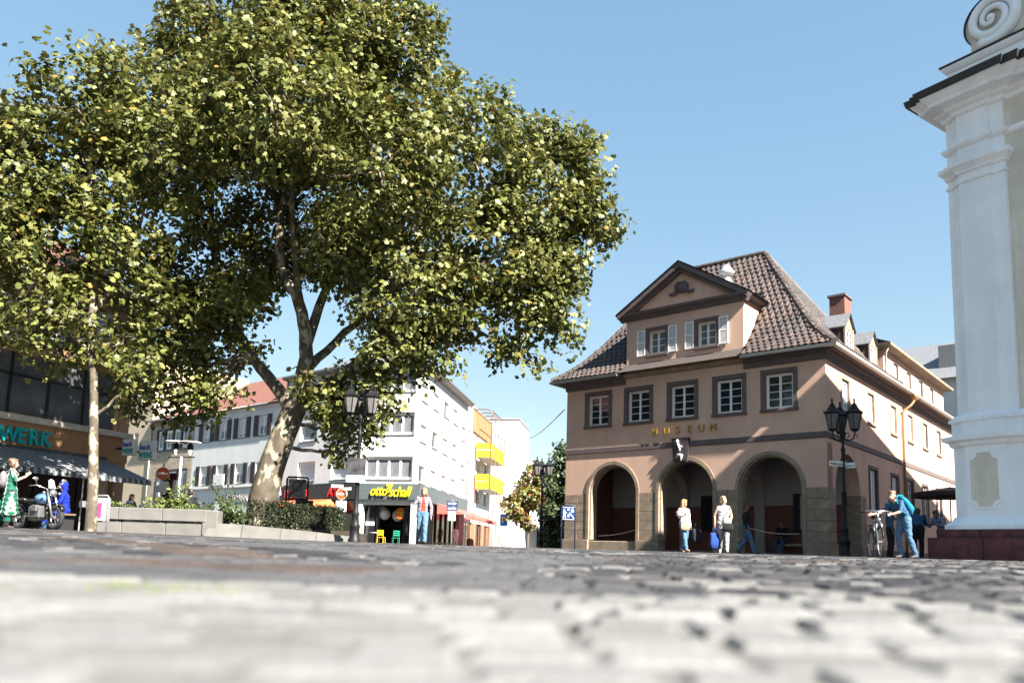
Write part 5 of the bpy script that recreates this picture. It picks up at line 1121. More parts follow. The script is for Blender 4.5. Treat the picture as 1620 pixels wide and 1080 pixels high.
def plate(name, label, cat, x, y, z, w, h, m, rz=0., txt=None, tm=None, ts=.1, group=None, extra=None):
    b = MB(); b.box(-w / 2, w / 2, -.012, .012, 0, h, .004); o = b.build(name, m); o.location = (x, y, z); o.rotation_euler = (0, 0, rz); tag(o, label, cat, group)
    if txt: me = text_mesh(txt, ts, .002, tm); xs = [v.co.x for v in me.vertices]; k = (w * .86) / (max(xs) - min(xs)); me.transform(Matrix.Diagonal((min(k, 1.4), 1, 1, 1)) @ Matrix.Translation((-(max(xs) + min(xs)) / 2, 0, 0))); mobj('lettering', me, o, (0, -.016, h * .24))
    return o
MBL = pm('black_print', (.02, .02, .03), rough=.5)
plate('street_name_plate', 'white street name plate on the lamp post at the museum corner', 'street sign', 10.20, 24.93, 2.76, .58, .17, M_SW, R(12), 'Rathausplatz', MBL, .13)
plate('street_name_plate', 'short angled white name plate on the museum corner lamp post', 'street sign', 10.60, 24.95, 2.72, .30, .17, M_SW, R(-38), 'Speyerer', MBL, .12)
po = plate('poster', 'grey portrait style event poster strapped to the planter end lamp post', 'poster', -4.63, 23.86, 1.72, .56, .72, pm('poster_print', (.035, .033, .037), rough=.5, var=.9, scale=4), R(3))
b = MB(); b.box(-.28, .28, -.016, -.011, 0, .20); b.build('poster_footer', M_SW, po); b = MB(); b.box(-.25, .02, -.02, -.013, .06, .10); b.build('footer_print', M_POST, po)
def sign_post(name, label, x, y, h, rz=0., r=.03): 
    z = zg(x, y); rt = thing(name, label, 'traffic sign', (x, y, z), rz); b = MB(); b.sm = True; b.tube([(0, .03, -.2), (0, .03, h)], r, 8); b.build('post', M_POST, rt); return rt
def no_entry(rt, z, r):
    T = Matrix.Translation((0, 0, z)) @ Matrix.Rotation(R(90), 4, 'X'); b = MB(); b.T = T; b.lathe([(r, -.01), (r, .01)], 28); o = b.build('disc', M_SW, rt); b = MB(); b.T = T; b.lathe([(r * .94, .011), (r * .94, .014)], 28); b.build('red_face', M_RED, o); b = MB(); b.box(-r * .72, r * .72, -.018, -.0155, z - r * .16, z + r * .16); b.build('white_bar', M_SW, o)
s = sign_post('no_entry_sign', 'no entry sign with white plate below, beside the orange awning', -9.25, 44, 3.1, R(-6)); no_entry(s, 2.68, .31)
b = MB(); b.box(-.30, .30, -.01, .01, 1.70, 2.30, .004); q = b.build('plate', M_SW, s)
for i, (t, z) in enumerate((('Lieferverkehr', 2.08), ('frei 6-11 h', 1.9))): mobj('lettering', text_mesh(t, .10 if i == 0 else .12, .002, pm('orange_print', (.45, .16, .03))), q, (-.26, -.014, z))
b = MB(); b.box(-.62, .05, -.01, .01, 3.02, 3.18, .004); q = b.build('name_plate', M_SW, s); mobj('lettering', text_mesh('Marktstrasse', .11, .002, MBL), q, (-.58, -.014, 3.06))
b = MB(); b.box(0, .65, -.01, .01, 0, .17, .004); q = b.build('name_plate', M_SW, s, (.05, -.02, 2.86), R(-30))
s = sign_post('no_entry_sign', 'no entry sign with blank white plate, beside the brown stele', -14.35, 33, 3.0, R(10)); no_entry(s, 2.56, .27); b = MB(); b.box(-.23, .23, -.01, .01, 1.78, 2.24, .004); b.build('plate', M_SW, s)
# brown information stele
x, y = -14.95, 35.; st = thing('brown_stele', 'tall brown stele with dark red top standing behind the planter', 'stele', (x, y, zg(x, y)))
b = MB(); b.box(-.22, .22, -.1, .1, -.2, 2.45, .01); b.build('shaft', pm('stele_brown', (.075, .045, .042), rough=.5), st); b = MB(); b.box(-.24, .40, -.12, .12, 2.46, 2.75, .01); b.build('cap', pm('stele_red', (.05, .006, .01), rough=.4), st)
# twin disc lamp
x, y = -18.6, 45.; st = thing('disc_lamp', 'white pole lamp with two flat disc shades in front of the brick house', 'street lamp', (x, y, zg(x, y)))
b = MB(); b.sm = True; b.tube([(0, 0, -.2), (0, 0, 4.55)], .06, 10); b.build('pole', M_SW, st); b = MB(); b.tube([(-.75, 0, 4.5), (.75, 0, 4.55)], .035, 8); b.build('crossbar', M_IRON, st)
for sx in (-.35, .45):
    b = MB(); b.sm = True; b.lathe([(.10, 4.65), (.05, 4.75), (.13, 4.9), (.10, 5.0)], 14, (sx, 0, 0)); h = b.build('lamp_head', M_SW, st); b = MB(); b.sm = True; b.lathe([(.60, 5.36), (.58, 5.40), (.06, 5.45)], 24, (sx, 0, 0)); b.build('disc_shade', M_SW, h); b = MB(); b.lathe([(.17, 4.98), (.17, 5.2), (.03, 5.36)], 14, (sx, 0, 0)); b.build('lamp_body', M_IRON, h)
# end of zone board and menu board
x, y = -8.25, 31.; st = thing('zone_board', 'grey end of zone board in a rounded black frame above the hedge', 'traffic sign', (x, y, zg(x, y)), R(4))
b = MB(); b.sm = True; b.tube([(-.40, 0, -.2), (-.40, 0, 2.34), (-.36, 0, 2.42), (.36, 0, 2.42), (.40, 0, 2.34), (.40, 0, -.2)], .04, 8); b.tube([(-.40, 0, 1.58), (.40, 0, 1.58)], .035, 8); b.build('frame', M_IRON, st)
b = MB(); b.box(-.34, .34, -.015, .015, 1.64, 2.36); bo = b.build('board', pm('board_grey', (.17, .165, .16), rough=.6), st); MG = pm('board_print', (.045, .045, .045), rough=.6)
T = Matrix.Translation((0, -.016, 2.08)) @ Matrix.Rotation(R(90), 4, 'X'); b = MB(); b.T = T; b.lathe([(.20, 0), (.20, .004)], 28); ro_ = b.build('zone_ring', MG, bo); b = MB(); b.T = T; b.lathe([(.14, .004), (.14, .007)], 28); b.build('zone_ring_field', pm('board_grey', (.17, .165, .16)), ro_)
b = MB(); b.add([(-.33, -.025, 1.70), (-.27, -.025, 1.66), (.33, -.025, 2.30), (.27, -.025, 2.35)], [(0, 1, 2, 3)]); b.build('zone_bar', MG, bo); mobj('lettering', text_mesh('ZONE', .12, .002, MG), bo, (-.06, -.017, 1.69))
x, y = -8.3, 32.4; st = thing('menu_board', 'black menu board with a white picture under the zone board', 'menu board', (x, y, zg(x, y)))
b = MB(); b.box(-.36, .36, -.03, .03, .35, 1.62, .01); b.build('board', pm('menu_black', (.02, .018, .018), rough=.4), st); b = MB(); b.sm = True; b.add([(-.12, -.035, .95), (.10, -.035, .95), (.14, -.035, 1.2), (.12, -.035, 1.45), (0, -.035, 1.42), (-.1, -.035, 1.25)], [(0, 1, 2, 3, 4, 5)]); b.build('picture', M_SW, st)
for sx in (-.3, .3): b = MB(); b.tube([(sx, 0, -.2), (sx, 0, .36)], .02, 6); b.build('leg', M_IRON, st)
# blue living street board by the museum
x, y = 2.40, 33.0; st = thing('blue_zone_sign', 'blue living street sign with white pictograms on two posts beside the museum', 'traffic sign', (x, y, zg(x, y)))
b = MB(); b.sm = True; b.tube([(-.28, 0, -.2), (-.28, 0, 1.72), (-.24, 0, 1.80), (.24, 0, 1.80), (.28, 0, 1.72), (.28, 0, -.2)], .028, 8); b.build('frame', pm('frame_navy', (.012, .03, .07), rough=.4), st)
b = MB(); b.box(-.25, .25, -.012, .012, 1.22, 1.76); bo = b.build('board', M_BLUE, st)
pic = MB(); pic.T = Matrix.Translation((0, -.014, 1.22)); P2 = lambda pts: pic.add([(x, 0, z) for x, z in pts], [tuple(range(len(pts)))])
P2([(-.17 + .03 * math.cos(a), .41 + .03 * math.sin(a)) for a in np.linspace(0, 6, 10)]); P2([(-.20, .36), (-.14, .36), (-.13, .24), (-.21, .24)]); P2([(-.20, .24), (-.17, .24), (-.19, .08), (-.23, .08)]); P2([(-.165, .24), (-.135, .24), (-.10, .08), (-.135, .08)]); P2([(-.14, .35), (-.13, .31), (-.07, .27), (-.06, .30)])
P2([(.10, .32), (.22, .32), (.22, .40), (.16, .46), (.10, .40)]); P2([(-.03, .13), (.03, .13), (.03, .2), (0, .26), (-.03, .2)]); P2([(-.05, .40), (.05, .40), (.04, .46), (-.04, .46)]); P2([(.02, .30), (.05, .31), (.23, .10), (.23, .05)]); P2([(-.235, .02), (.235, .02), (.235, .035), (-.235, .035)]); P2([(-.235, .505), (.235, .505), (.235, .52), (-.235, .52)])
pic.T = None; pic.build('pictogram', M_SW, bo)
# one-way arrow post and parking sign further along the street
s = sign_post('arrow_sign', 'blue one way arrow plates over a white plate, by the red awning', -3.75, 52, 3.1)
for z in (2.72, 2.40):
    b = MB(); b.box(-.36, .36, -.01, .01, z, z + .28, .004); q = b.build('arrow_plate', M_BLUE, s); b = MB(); b.add([(-.28, -.014, z + .10), (.10, -.014, z + .10), (.10, -.014, z + .05), (.30, -.014, z + .14), (.10, -.014, z + .23), (.10, -.014, z + .18), (-.28, -.014, z + .18)], [(0, 1, 2, 3, 4, 5, 6)]); b.build('arrow', M_SW, q)
b = MB(); b.box(-.24, .24, -.01, .01, 1.75, 2.36, .004); b.build('plate', M_SW, s)
s = sign_post('parking_sign', 'blue parking sign on a thin post at the far end of the street', -.45, 62, 2.9); b = MB(); b.box(-.30, .30, -.01, .01, 1.85, 2.75, .004); q = b.build('plate', pm('parking_blue', (.01, .16, .42), rough=.4), s); mobj('lettering', text_mesh('P', .62, .004, M_SW, bold=.02), q, (-.17, -.016, 2.12))
# litter box with a pink poster
x, y = -11.72, 23.; st = thing('poster_box', 'grey litter box in a steel frame with pink poster by the young tree', 'litter bin', (x, y, zg(x, y)), R(-8))
b = MB(); b.sm = True; b.tube([(-.27, 0, -.1), (-.27, 0, .98), (-.22, 0, 1.05), (.22, 0, 1.05), (.27, 0, .98), (.27, 0, -.1)], .022, 8); b.build('frame', M_POST, st); b = MB(); b.box(-.24, .24, -.10, .16, .30, .98, .02); bo = b.build('box', M_POST, st); b = MB(); b.box(-.21, .21, -.115, -.102, .34, .92); po = b.build('poster_panel', M_SW, bo)
b = MB(); b.box(-.15, .15, -.121, -.117, .40, .84); b.build('pink_poster', pm('pink_print', (.42, .05, .17), rough=.5, var=.2), po); b = MB(); b.T = Matrix.Translation((0, -.122, .70)) @ Matrix.Rotation(R(90), 4, 'X'); b.lathe([(.05, 0), (.05, .002)], 14); b.build('poster_motif', pm('motif_dark', (.05, .05, .03)), po)
b = MB(); b.box(-.62, -.32, -.05, .0, .70, .88, .005); st2 = b.build('small_plate', M_POST, st)
# chairs and table at the corner shop
def chair(label, x, y, rz, m):
    rt = thing('cafe_chair', label, 'chair', (x, y, zg(x, y)), rz, 'chairs outside the corner shop')
    b = MB(); b.box(-.21, .21, -.2, .2, .43, .465, .008); b.build('seat', m, rt)
    for sx in (-.18, .18):
        b = MB(); b.tube([(sx, -.17, .43), (sx * 1.1, -.21, -.05)], .018, 6); b.build('leg', m, rt); b = MB(); b.tube([(sx * 1.1, .22, -.05), (sx, .18, .43), (sx, .24, .88)], .018, 6); b.build('leg', m, rt)
    for z in (.60, .72, .84): b = MB(); b.box(-.18, .18, .195 + (z - .6) * .1, .215 + (z - .6) * .1, z - .035, z + .035, .005); b.build('backrest_slat', m, rt)
MYC = pm('chair_yellow', (.70, .45, .02), rough=.4); MGC = pm('chair_green', (.01, .20, .12), rough=.4)
chair('yellow chair next to the white paper bags at the corner shop', -8.95, 48.2, R(20), MYC); chair('yellow chair drawn up to the small table at the corner shop', -7.6, 48.0, R(170), MYC); chair('green chair at the corner shop doorway post', -6.75, 48.0, R(200), MGC)
x, y = -8.0, 48.5; st = thing('cafe_table', 'small pale bistro table between the yellow chairs at the shop', 'table', (x, y, zg(x, y))); b = MB(); b.lathe([(.42, .71), (.42, .735)], 20); b.build('table_top', M_SW, st); b = MB(); b.tube([(0, 0, .0), (0, 0, .71)], .025, 8); b.build('stem', M_IRON, st); b = MB(); b.lathe([(.22, -.05), (.2, .01), (.03, .03)], 16); b.build('foot', M_IRON, st)
for i, (dx, w, h, lb) in enumerate(((-.27, .42, .62, 'taller white paper bag beside the shop post'), (.22, .36, .5, 'smaller white paper bag leaning beside the taller one'))):
    x, y = -10.0 + dx, 47.8; st = thing('paper_bag', lb, 'bag', (x, y, zg(x, y)), R(8 * i)); b = MB(); b.add([(-w / 2, -.12, 0), (w / 2, -.12, 0), (w / 2, .12, 0), (-w / 2, .12, 0), (-w / 2, -.06, h), (w / 2, -.06, h), (w / 2, .06, h), (-w / 2, .06, h)], [(0, 1, 5, 4), (1, 2, 6, 5), (2, 3, 7, 6), (3, 0, 4, 7), (0, 3, 2, 1)]); b.build('bag_body', M_SW, st); b = MB(); b.sm = True; b.tube([(-w * .2, -.06, h), (-w * .15, -.06, h + .14), (w * .15, -.06, h + .14), (w * .2, -.06, h)], .012, 5); b.build('handle', M_SW, st)
# dark parasol and standing table in the side street
x, y = 15.15, 27.6; st = thing('parasol', 'dark brown market parasol in the side street between museum and church', 'parasol', (x, y, 0), R(-40)); MP = pm('parasol_cloth', (.035, .02, .022), rough=.8)
b = MB(); b.sm = True; b.tube([(0, 0, -.2), (0, 0, 2.5)], .025, 8); b.build('pole', M_SW, st); b = MB(); b.lathe([(1.25, 2.12), (1.25, 2.26), (.05, 2.48)], 8); b.build('canopy', MP, st); b = MB(); b.lathe([(.3, -.1), (.28, .06), (.05, .1)], 14); b.build('foot', M_POST, st)
x, y = 12.15, 24.1; st = thing('standing_table', 'round black standing table in the side street beside the church', 'table', (x, y, zg(x, y))); b = MB(); b.lathe([(.38, 1.04), (.38, 1.07)], 20); b.build('table_top', M_IRON, st); b = MB(); b.tube([(0, 0, 0), (0, 0, 1.04)], .03, 8); b.build('stem', M_IRON, st); b = MB(); b.lathe([(.25, -.1), (.23, .02), (.04, .05)], 16); b.build('foot', M_IRON, st)
b = MB(); b.sm = True; b.tube([Vector((2.3, 35.4, 6.2)).lerp(Vector((-.2, 84, 12.8)), i / 12) + Vector((0, 0, -1.2 * math.sin(math.pi * i / 12))) for i in range(13)], .022, 5); tag(b.build('overhead_cable', M_IRON), 'thin dark cable strung over the street from museum to white block', 'cable')
# ------------------------------------------------------------------ bicycle and motorcycle
def ring(b, c, r, tr, ax, n=28, m=8):
    ax = Vector(ax).normalized(); u = Vector((0, 0, 1)); w = ax.cross(u); b.tube([Vector(c) + (u * math.cos(2 * math.pi * i / n) + w * math.sin(2 * math.pi * i / n)) * r for i in range(n + 1)], tr, m, cap=False)
def bicycle(x, y, rz):
    rt = thing('bicycle', 'silver and black city bicycle held by the man with the turquoise backpack', 'bicycle', (x, y, zg(x, y)), rz)   # heads along -y
    MS = pm('chrome', (.55, .55, .56), rough=.25, metal=.9); MK = M_IRON; FR = pm('bike_frame', (.03, .035, .045), rough=.3, spec=.6)
    for nm, yc in (('front_wheel', -.55), ('rear_wheel', .52)):
        b = MB(); b.sm = True; ring(b, (0, yc, .34), .325, .018, (1, 0, 0)); w = b.build(nm, pm('tyre', (.02, .02, .02), rough=.8), rt)
        b = MB(); b.sm = True; ring(b, (0, yc, .34), .300, .011, (1, 0, 0)); b.build('rim', MS, w)
        b = MB()
        for i in range(14): a = 2 * math.pi * i / 14; b.tube([((-1) ** i * .025, yc, .34), (0, yc + .3 * math.cos(a), .34 + .3 * math.sin(a))], .002, 4, cap=False)
        b.tube([(-.05, yc, .34), (.05, yc, .34)], .022, 8); b.build('spoke', MS, w, kind='stuff')
        b = MB(); b.sm = True; n = 16; b.tube([(0, yc + .355 * math.cos(a), .34 + .355 * math.sin(a)) for a in np.linspace(R(20), R(165), n)], .018, 6); b.build('mudguard', MK, rt)
    b = MB(); b.sm = True
    b.tube([(0, -.37, .86), (0, -.30, .72), (0, .05, .33)], .022, 8); b.tube([(0, -.36, .84), (0, .15, .80)], .018, 8); b.tube([(0, .05, .30), (0, .20, .90)], .018, 8); b.tube([(.05, .05, .32), (.06, .52, .34)], .011, 6); b.tube([(-.05, .05, .32), (-.06, .52, .34)], .011, 6); b.tube([(.04, .17, .74), (.06, .52, .34)], .010, 6); b.tube([(-.04, .17, .74), (-.06, .52, .34)], .010, 6); b.build('frame', FR, rt)
    b = MB(); b.sm = True
    for sx in (-.055, .055): b.tube([(sx * .6, -.39, .80), (sx, -.42, .70), (sx, -.55, .34)], [.02, .018, .012], 7)
    b.tube([(0, -.36, .84), (0, -.33, 1.02)], .02, 8); b.build('fork', MS, rt)
    b = MB(); b.sm = True; b.tube([(-.31, -.18, 1.02), (-.20, -.28, 1.05), (-.08, -.36, 1.04), (.08, -.36, 1.04), (.20, -.28, 1.05), (.31, -.18, 1.02)], .013, 7); h = b.build('handlebar', MS, rt)
    for sx in (-1, 1): b = MB(); b.sm = True; b.tube([(sx * .25, -.24, 1.037), (sx * .32, -.17, 1.018)], .018, 7); b.build('grip', MK, h); b = MB(); b.tube([(sx * .14, -.34, 1.03), (sx * .24, -.36, .99)], .007, 5); b.build('brake_lever', MK, h)
    b = MB(); b.sm = True; b.sphere((0, .22, .95), (.09, .14, .035)); b.tube([(0, .18, .94), (0, .02, .945)], [.05, .02], 7); b.build('saddle', MK, rt)
    b = MB(); b.box(-.07, .07, .35, .75, .74, .755); b.tube([(.06, .7, .75), (.06, .54, .36)], .006, 5); b.tube([(-.06, .7, .75), (-.06, .54, .36)], .006, 5); b.build('carrier', MK, rt)
    b = MB(); b.sm = True; b.sphere((0, -.44, .84), (.045, .05, .045)); b.build('headlamp', MS, rt); b = MB(); b.T = Matrix.Translation((.05, .05, .32)) @ Matrix.Rotation(R(90), 4, 'Y'); b.lathe([(.09, 0), (.09, .01)], 18); b.T = None; b.tube([(.06, .05, .32), (.06, .0, .16)], .01, 6); b.tube([(-.06, .05, .32), (-.06, .10, .48)], .01, 6); b.box(.05, .14, -.04, .04, .14, .165); b.box(-.14, -.05, .06, .14, .475, .50); b.build('crank', MK, rt)
bicycle(8.40, 18.5, R(-14))
def motorcycle(x, y, rz):
    rt = thing('motorcycle', 'black and chrome motorcycle parked in front of the striped awning', 'motorcycle', (x, y, zg(x, y)), rz)
    MS = pm('chrome', (.55, .55, .56), rough=.25, metal=.9); BK = pm('gloss_black', (.015, .015, .018), rough=.2, spec=.7); TB = pm('tank_blue', (.10, .20, .34), rough=.25, spec=.6)
    for nm, yc, r in (('front_wheel', -.75, .31), ('rear_wheel', .72, .30)):
        b = MB(); b.sm = True; ring(b, (0, yc, r), r - .06, .062, (1, 0, 0), 28, 10); w = b.build(nm, pm('tyre', (.02, .02, .02)), rt); b = MB(); b.sm = True; ring(b, (0, yc, r), r - .125, .02, (1, 0, 0)); b.build('rim', MS, w)
        b = MB()
        for i in range(10): a = 2 * math.pi * i / 10; b.tube([((-1) ** i * .03, yc, r), (0, yc + (r - .12) * math.cos(a), r + (r - .12) * math.sin(a))], .005, 4, cap=False)
        b.tube([(-.07, yc, r), (.07, yc, r)], .04, 10); b.build('spoke', MS, w, kind='stuff'); b = MB(); b.sm = True; b.tube([(0, yc + (r + .045) * math.cos(a), r + (r + .045) * math.sin(a)) for a in np.linspace(R(25), R(150), 12)], .06, 8, sx=.3, sy=1.); b.build('mudguard', BK, rt)
    b = MB(); b.sm = True
    for sx in (-.09, .09): b.tube([(sx, -.75, .31), (sx, -.56, .75), (sx * .9, -.44, 1.0)], [.028, .028, .022], 8)
    b.build('fork', MS, rt)
    b = MB(); b.sm = True; b.sphere((0, -.18, .78), (.15, .30, .14), 16, 10); b.build('tank', TB, rt); b = MB(); b.sm = True; b.sphere((0, .28, .72), (.15, .28, .07), 16, 8); b.sphere((0, .66, .76), (.12, .16, .06), 14, 8); b.build('seat', BK, rt)
    b = MB(); b.box(-.15, .15, -.30, .18, .28, .60, .04); b.box(-.2, .2, -.22, -.02, .45, .62, .02); b.build('engine', pm('engine_metal', (.18, .18, .18), rough=.4, metal=.6), rt)
    for z in (.25, .36): b = MB(); b.sm = True; b.tube([(.17, -.25, .48), (.20, -.1, z + .05), (.2, .3, z), (.2, .9, z + .05)], [.025, .03, .045, .05], 9); b.build('exhaust', MS, rt)
    b = MB(); b.sm = True; b.tube([(-.40, -.20, 1.08), (-.30, -.34, 1.10), (-.08, -.42, 1.02), (.08, -.42, 1.02), (.30, -.34, 1.10), (.40, -.20, 1.08)], .014, 7); h = b.build('handlebar', MS, rt)
    for sx in (-1, 1): b = MB(); b.sm = True; b.tube([(sx * .30, -.34, 1.1), (sx * .36, -.38, 1.24)], .007, 5); b.sphere((sx * .37, -.38, 1.26), (.07, .02, .045)); b.build('mirror', MS, h); b = MB(); b.sm = True; b.sphere((sx * .2, -.5, .92), .035); b.build('indicator', MS, rt)
    b = MB(); b.sm = True; b.sphere((0, -.56, .92), (.09, .08, .09)); b.build('headlamp', MS, rt); b = MB(); b.sm = True; b.add([(-.09, -.5, 1.04), (.09, -.5, 1.04), (.07, -.43, 1.24), (0, -.42, 1.28), (-.07, -.43, 1.24)], [(0, 1, 2, 3, 4)]); b.build('windscreen', pm('screen', (.32, .34, .37), rough=.1), rt)
    b = MB(); b.sm = True; b.tube([(0, -.42, .92), (0, -.3, .6), (0, .2, .3), (0, .55, .34), (0, .5, .66), (0, -.3, .7)], .025, 7); b.build('frame', BK, rt)
motorcycle(-11.95, 20.4, R(62))
# ------------------------------------------------------------------ people
SKIN = pm('skin', (.46, .27, .20), rough=.5, var=.05); SKIN2 = pm('skin_dark', (.20, .11, .075), rough=.5, var=.05)
def cloth(n, c, **k): return pm('cloth_' + n, c, rough=.85, var=.14, scale=9, bump=.25, bscale=22, spec=.2, **k)
JEANS = cloth('jeans', (.07, .135, .215)); DJEANS = cloth('dark_jeans', (.03, .06, .12)); WHITE_T = cloth('white', (.66, .65, .66)); BLACK_T = cloth('black', (.014, .014, .017)); GREY_P = cloth('grey', (.26, .25, .25)); RED_T = cloth('red', (.52, .045, .025)); NAVY = cloth('navy', (.035, .085, .16)); BLUEC = cloth('royal', (.006, .02, .27)); SHOE = pm('shoe_dark', (.03, .02, .018), rough=.6); SHOE_L = pm('shoe_tan', (.42, .26, .17), rough=.6)
def plaid(name, base, line, sc):
    if name in MATS: return MATS[name]
    m = bpy.data.materials.new(name); m.use_nodes = True; MATS[name] = m; N = m.node_tree.nodes; L = m.node_tree.links; tc = N.new('ShaderNodeTexCoord'); last = None
    for ax in ('X', 'Z'):
        w = N.new('ShaderNodeTexWave'); w.bands_direction = ax; w.inputs['Scale'].default_value = sc; w.inputs['Distortion'].default_value = .6; r = N.new('ShaderNodeValToRGB'); r.color_ramp.elements[0].position = .5; r.color_ramp.elements[1].position = .6; L.new(tc.outputs['Object'], w.inputs[0]); L.new(w.outputs[1], r.inputs[0])
        if last is None: last = r.outputs[0]
        else: ad = N.new('ShaderNodeMath'); ad.operation = 'ADD'; L.new(last, ad.inputs[0]); L.new(r.outputs[0], ad.inputs[1]); dv = N.new('ShaderNodeMath'); dv.operation = 'MULTIPLY'; dv.inputs[1].default_value = .5; L.new(ad.outputs[0], dv.inputs[0]); last = dv.outputs[0]
    mx = N.new('ShaderNodeMix'); mx.data_type = 'RGBA'; L.new(last, mx.inputs['Factor']); mx.inputs['A'].default_value = (*base, 1); mx.inputs['B'].default_value = (*line, 1); b = N['Principled BSDF']; b.inputs['Roughness'].default_value = .9; L.new(mx.outputs['Result'], b.inputs['Base Color']); return m
PLAID_J = plaid('plaid_jacket', (.36, .32, .36), (.03, .025, .045), 5.5); PLAID_B = plaid('plaid_blue', (.05, .09, .17), (.30, .34, .42), 6.5)
HB = lambda n, c: pm('hair_' + n, c, rough=.45, var=.3, scale=14, stretch=(4, 4, .6), spec=.5)
HAIR_BL = HB('blonde', (.42, .27, .10)); HAIR_DK = HB('dark', (.02, .015, .012)); HAIR_BR = HB('brown', (.11, .065, .035)); HAIR_RD = HB('red_blond', (.28, .15, .07)); HAIR_SH = HB('short_blonde', (.50, .36, .18))
def remesh(mb, vox, name, smooth=3):
    me = mb.mesh(name, []); o = bpy.data.objects.new(name, me); COL.objects.link(o); m = o.modifiers.new('r', 'REMESH'); m.mode = 'VOXEL'; m.voxel_size = vox; m.use_smooth_shade = True; s = o.modifiers.new('s', 'SMOOTH'); s.iterations = smooth; s.factor = .5
    out = bpy.data.meshes.new_from_object(o.evaluated_get(bpy.context.evaluated_depsgraph_get())); COL.objects.unlink(o); bpy.data.objects.remove(o); bpy.data.meshes.remove(me); return out
def displace(me, fn, mask=None):
    n = len(me.vertices); co = np.empty(n * 3); nr = np.empty(n * 3); me.vertices.foreach_get('co', co); me.vertices.foreach_get('normal', nr); co = co.reshape(-1, 3); nr = nr.reshape(-1, 3)
    for i in (range(n) if mask is None else np.nonzero(mask)[0]): co[i] += nr[i] * fn(co[i])
    me.vertices.foreach_set('co', co.reshape(-1)); me.update()
J0 = dict(pel=(0, 0, .93), wst=(0, 0, 1.08), che=(0, .005, 1.26), nek=(0, .015, 1.44), hed=(0, -.01, 1.585), shL=(-.155, .01, 1.365), shR=(.155, .01, 1.365), elL=(-.205, .03, 1.10), elR=(.205, .03, 1.10), wrL=(-.215, -.03, .87), wrR=(.215, -.03, .87), hpL=(-.085, 0, .90), hpR=(.085, 0, .90), knL=(-.095, -.02, .49), knR=(.095, -.02, .49), anL=(-.095, .03, .085), anR=(.095, .03, .085), toL=(-.11, -.13, .03), toR=(.11, -.13, .03), haL=(-.21, -.05, .77), haR=(.21, -.05, .77))
def person(label, x, y, rz, H, mats, J=None, hair=None, fat=1., vox=.0125, skirt=None, sleeves='long', front=None, z=None, group=None, shoulder=1., legs='trousers', coat=0.):
    """mats: skin, top, trousers, shoes; faces -y; J overrides joints for a 1.70 m figure; one continuous body mesh"""
    j = {k: Vector(v) for k, v in {**J0, **(J or {})}.items() if k not in ('yaw', 'pitch')}; sk, top, tro, sho = 0, 1, 2, 3
    bones = []; b = MB()
    def cap(p, r0, q, r1, mi, n=10):
        b.tube([p, q], [r0, r1], n); b.sphere(p, r0, n, 7); b.sphere(q, r1, n, 7); bones.append((p, r0, q, r1, mi))
    def ell(c, r, mi, w=1.): b.sphere(c, r, 14, 10); bones.append((c, min(r) * w, c, min(r) * w, mi))
    sd = (j['shR'] - j['shL']); yaw = math.atan2(sd.y, sd.x)
    def torso(c, rx, ry, rz_, mi):
        b.T = Matrix.Translation(c) @ rotz(yaw); b.sphere((0, 0, 0), (rx * fat, ry * fat, rz_), 16, 10); b.T = None; e = Vector((math.cos(yaw), math.sin(yaw), 0)) * (rx - ry) * fat; bones.append((c - e, ry * fat, c + e, ry * fat, mi))
    pel, wst, che, nek = j['pel'], j['wst'], j['che'], j['nek']
    torso(pel, .165, .118, .13, tro); torso(pel.lerp(wst, .6), .152, .108, .11, top); torso(wst, .14, .100, .12, top); torso(wst.lerp(che, .5), .148, .106, .12, top); torso(che, .162, .115, .13, top); torso(che.lerp(nek, .45), .135 * shoulder, .09, .085, top)
    cap(j['shL'], .054, che.lerp(nek, .8), .052, top); cap(j['shR'], .054, che.lerp(nek, .8), .052, top)
    cap(nek, .056, nek.lerp(j['hed'], .55), .052, sk)
    h = j['hed']; fd_ = Vector((0, -1, 0)); hy = J.get('yaw', 0.) if J else 0.; pt = J.get('pitch', 0.) if J else 0.
    HT = Matrix.Translation(h) @ rotz(hy) @ Matrix.Rotation(pt, 4, 'X')
    for c, r in (((0, .01, .02), (.074, .092, .095)), ((0, -.02, -.045), (.058, .068, .072)), ((0, -.055, -.085), (.028, .028, .022)), ((0, -.092, -.02), (.012, .020, .022)), ((.076, .012, -.01), (.010, .02, .03)), ((-.076, .012, -.01), (.010, .02, .03)), ((0, -.080, -.058), (.024, .010, .008)), ((0, -.076, .028), (.045, .016, .012))):
        b.T = HT; b.sphere(c, r, 14, 10); b.T = None; q = HT @ Vector(c); bones.append((q, min(r), q, min(r), sk))
    up = top if sleeves != 'none' else sk; lo = top if sleeves == 'long' else sk; ex = .010 if sleeves == 'long' else 0
    for s in 'LR':
        cap(j['sh' + s], .056 + ex, j['el' + s], .043 + ex, up); cap(j['el' + s], .042 + ex, j['wr' + s], .029 + ex, lo)
        w, hn = j['wr' + s], j['ha' + s]; d = (hn - w); L_ = d.length; d.normalize(); cap(w, .026, w + d * .05, .030, sk, 8); cap(w + d * .05, .028, w + d * .095, .024, sk, 8)
        t = tro if legs == 'trousers' else sk; e = .012 if legs == 'trousers' else 0.
        cap(j['hp' + s], .098 * fat + e, j['kn' + s], .060 + e, tro); cap(j['kn' + s], .060 + e, j['kn' + s].lerp(j['an' + s], .35), .060 + e, t); cap(j['kn' + s].lerp(j['an' + s], .35), .060 + e, j['an' + s], .042 + e * 1.5, t)
        an, to = j['an' + s], j['to' + s]; hl = an + Vector((0, .03, -.045)) * 1.; cap(hl, .038, an.lerp(to, .5) + Vector((0, 0, -.02)), .042, sho); cap(an.lerp(to, .5) + Vector((0, 0, -.02)), .042, to, .030, sho)
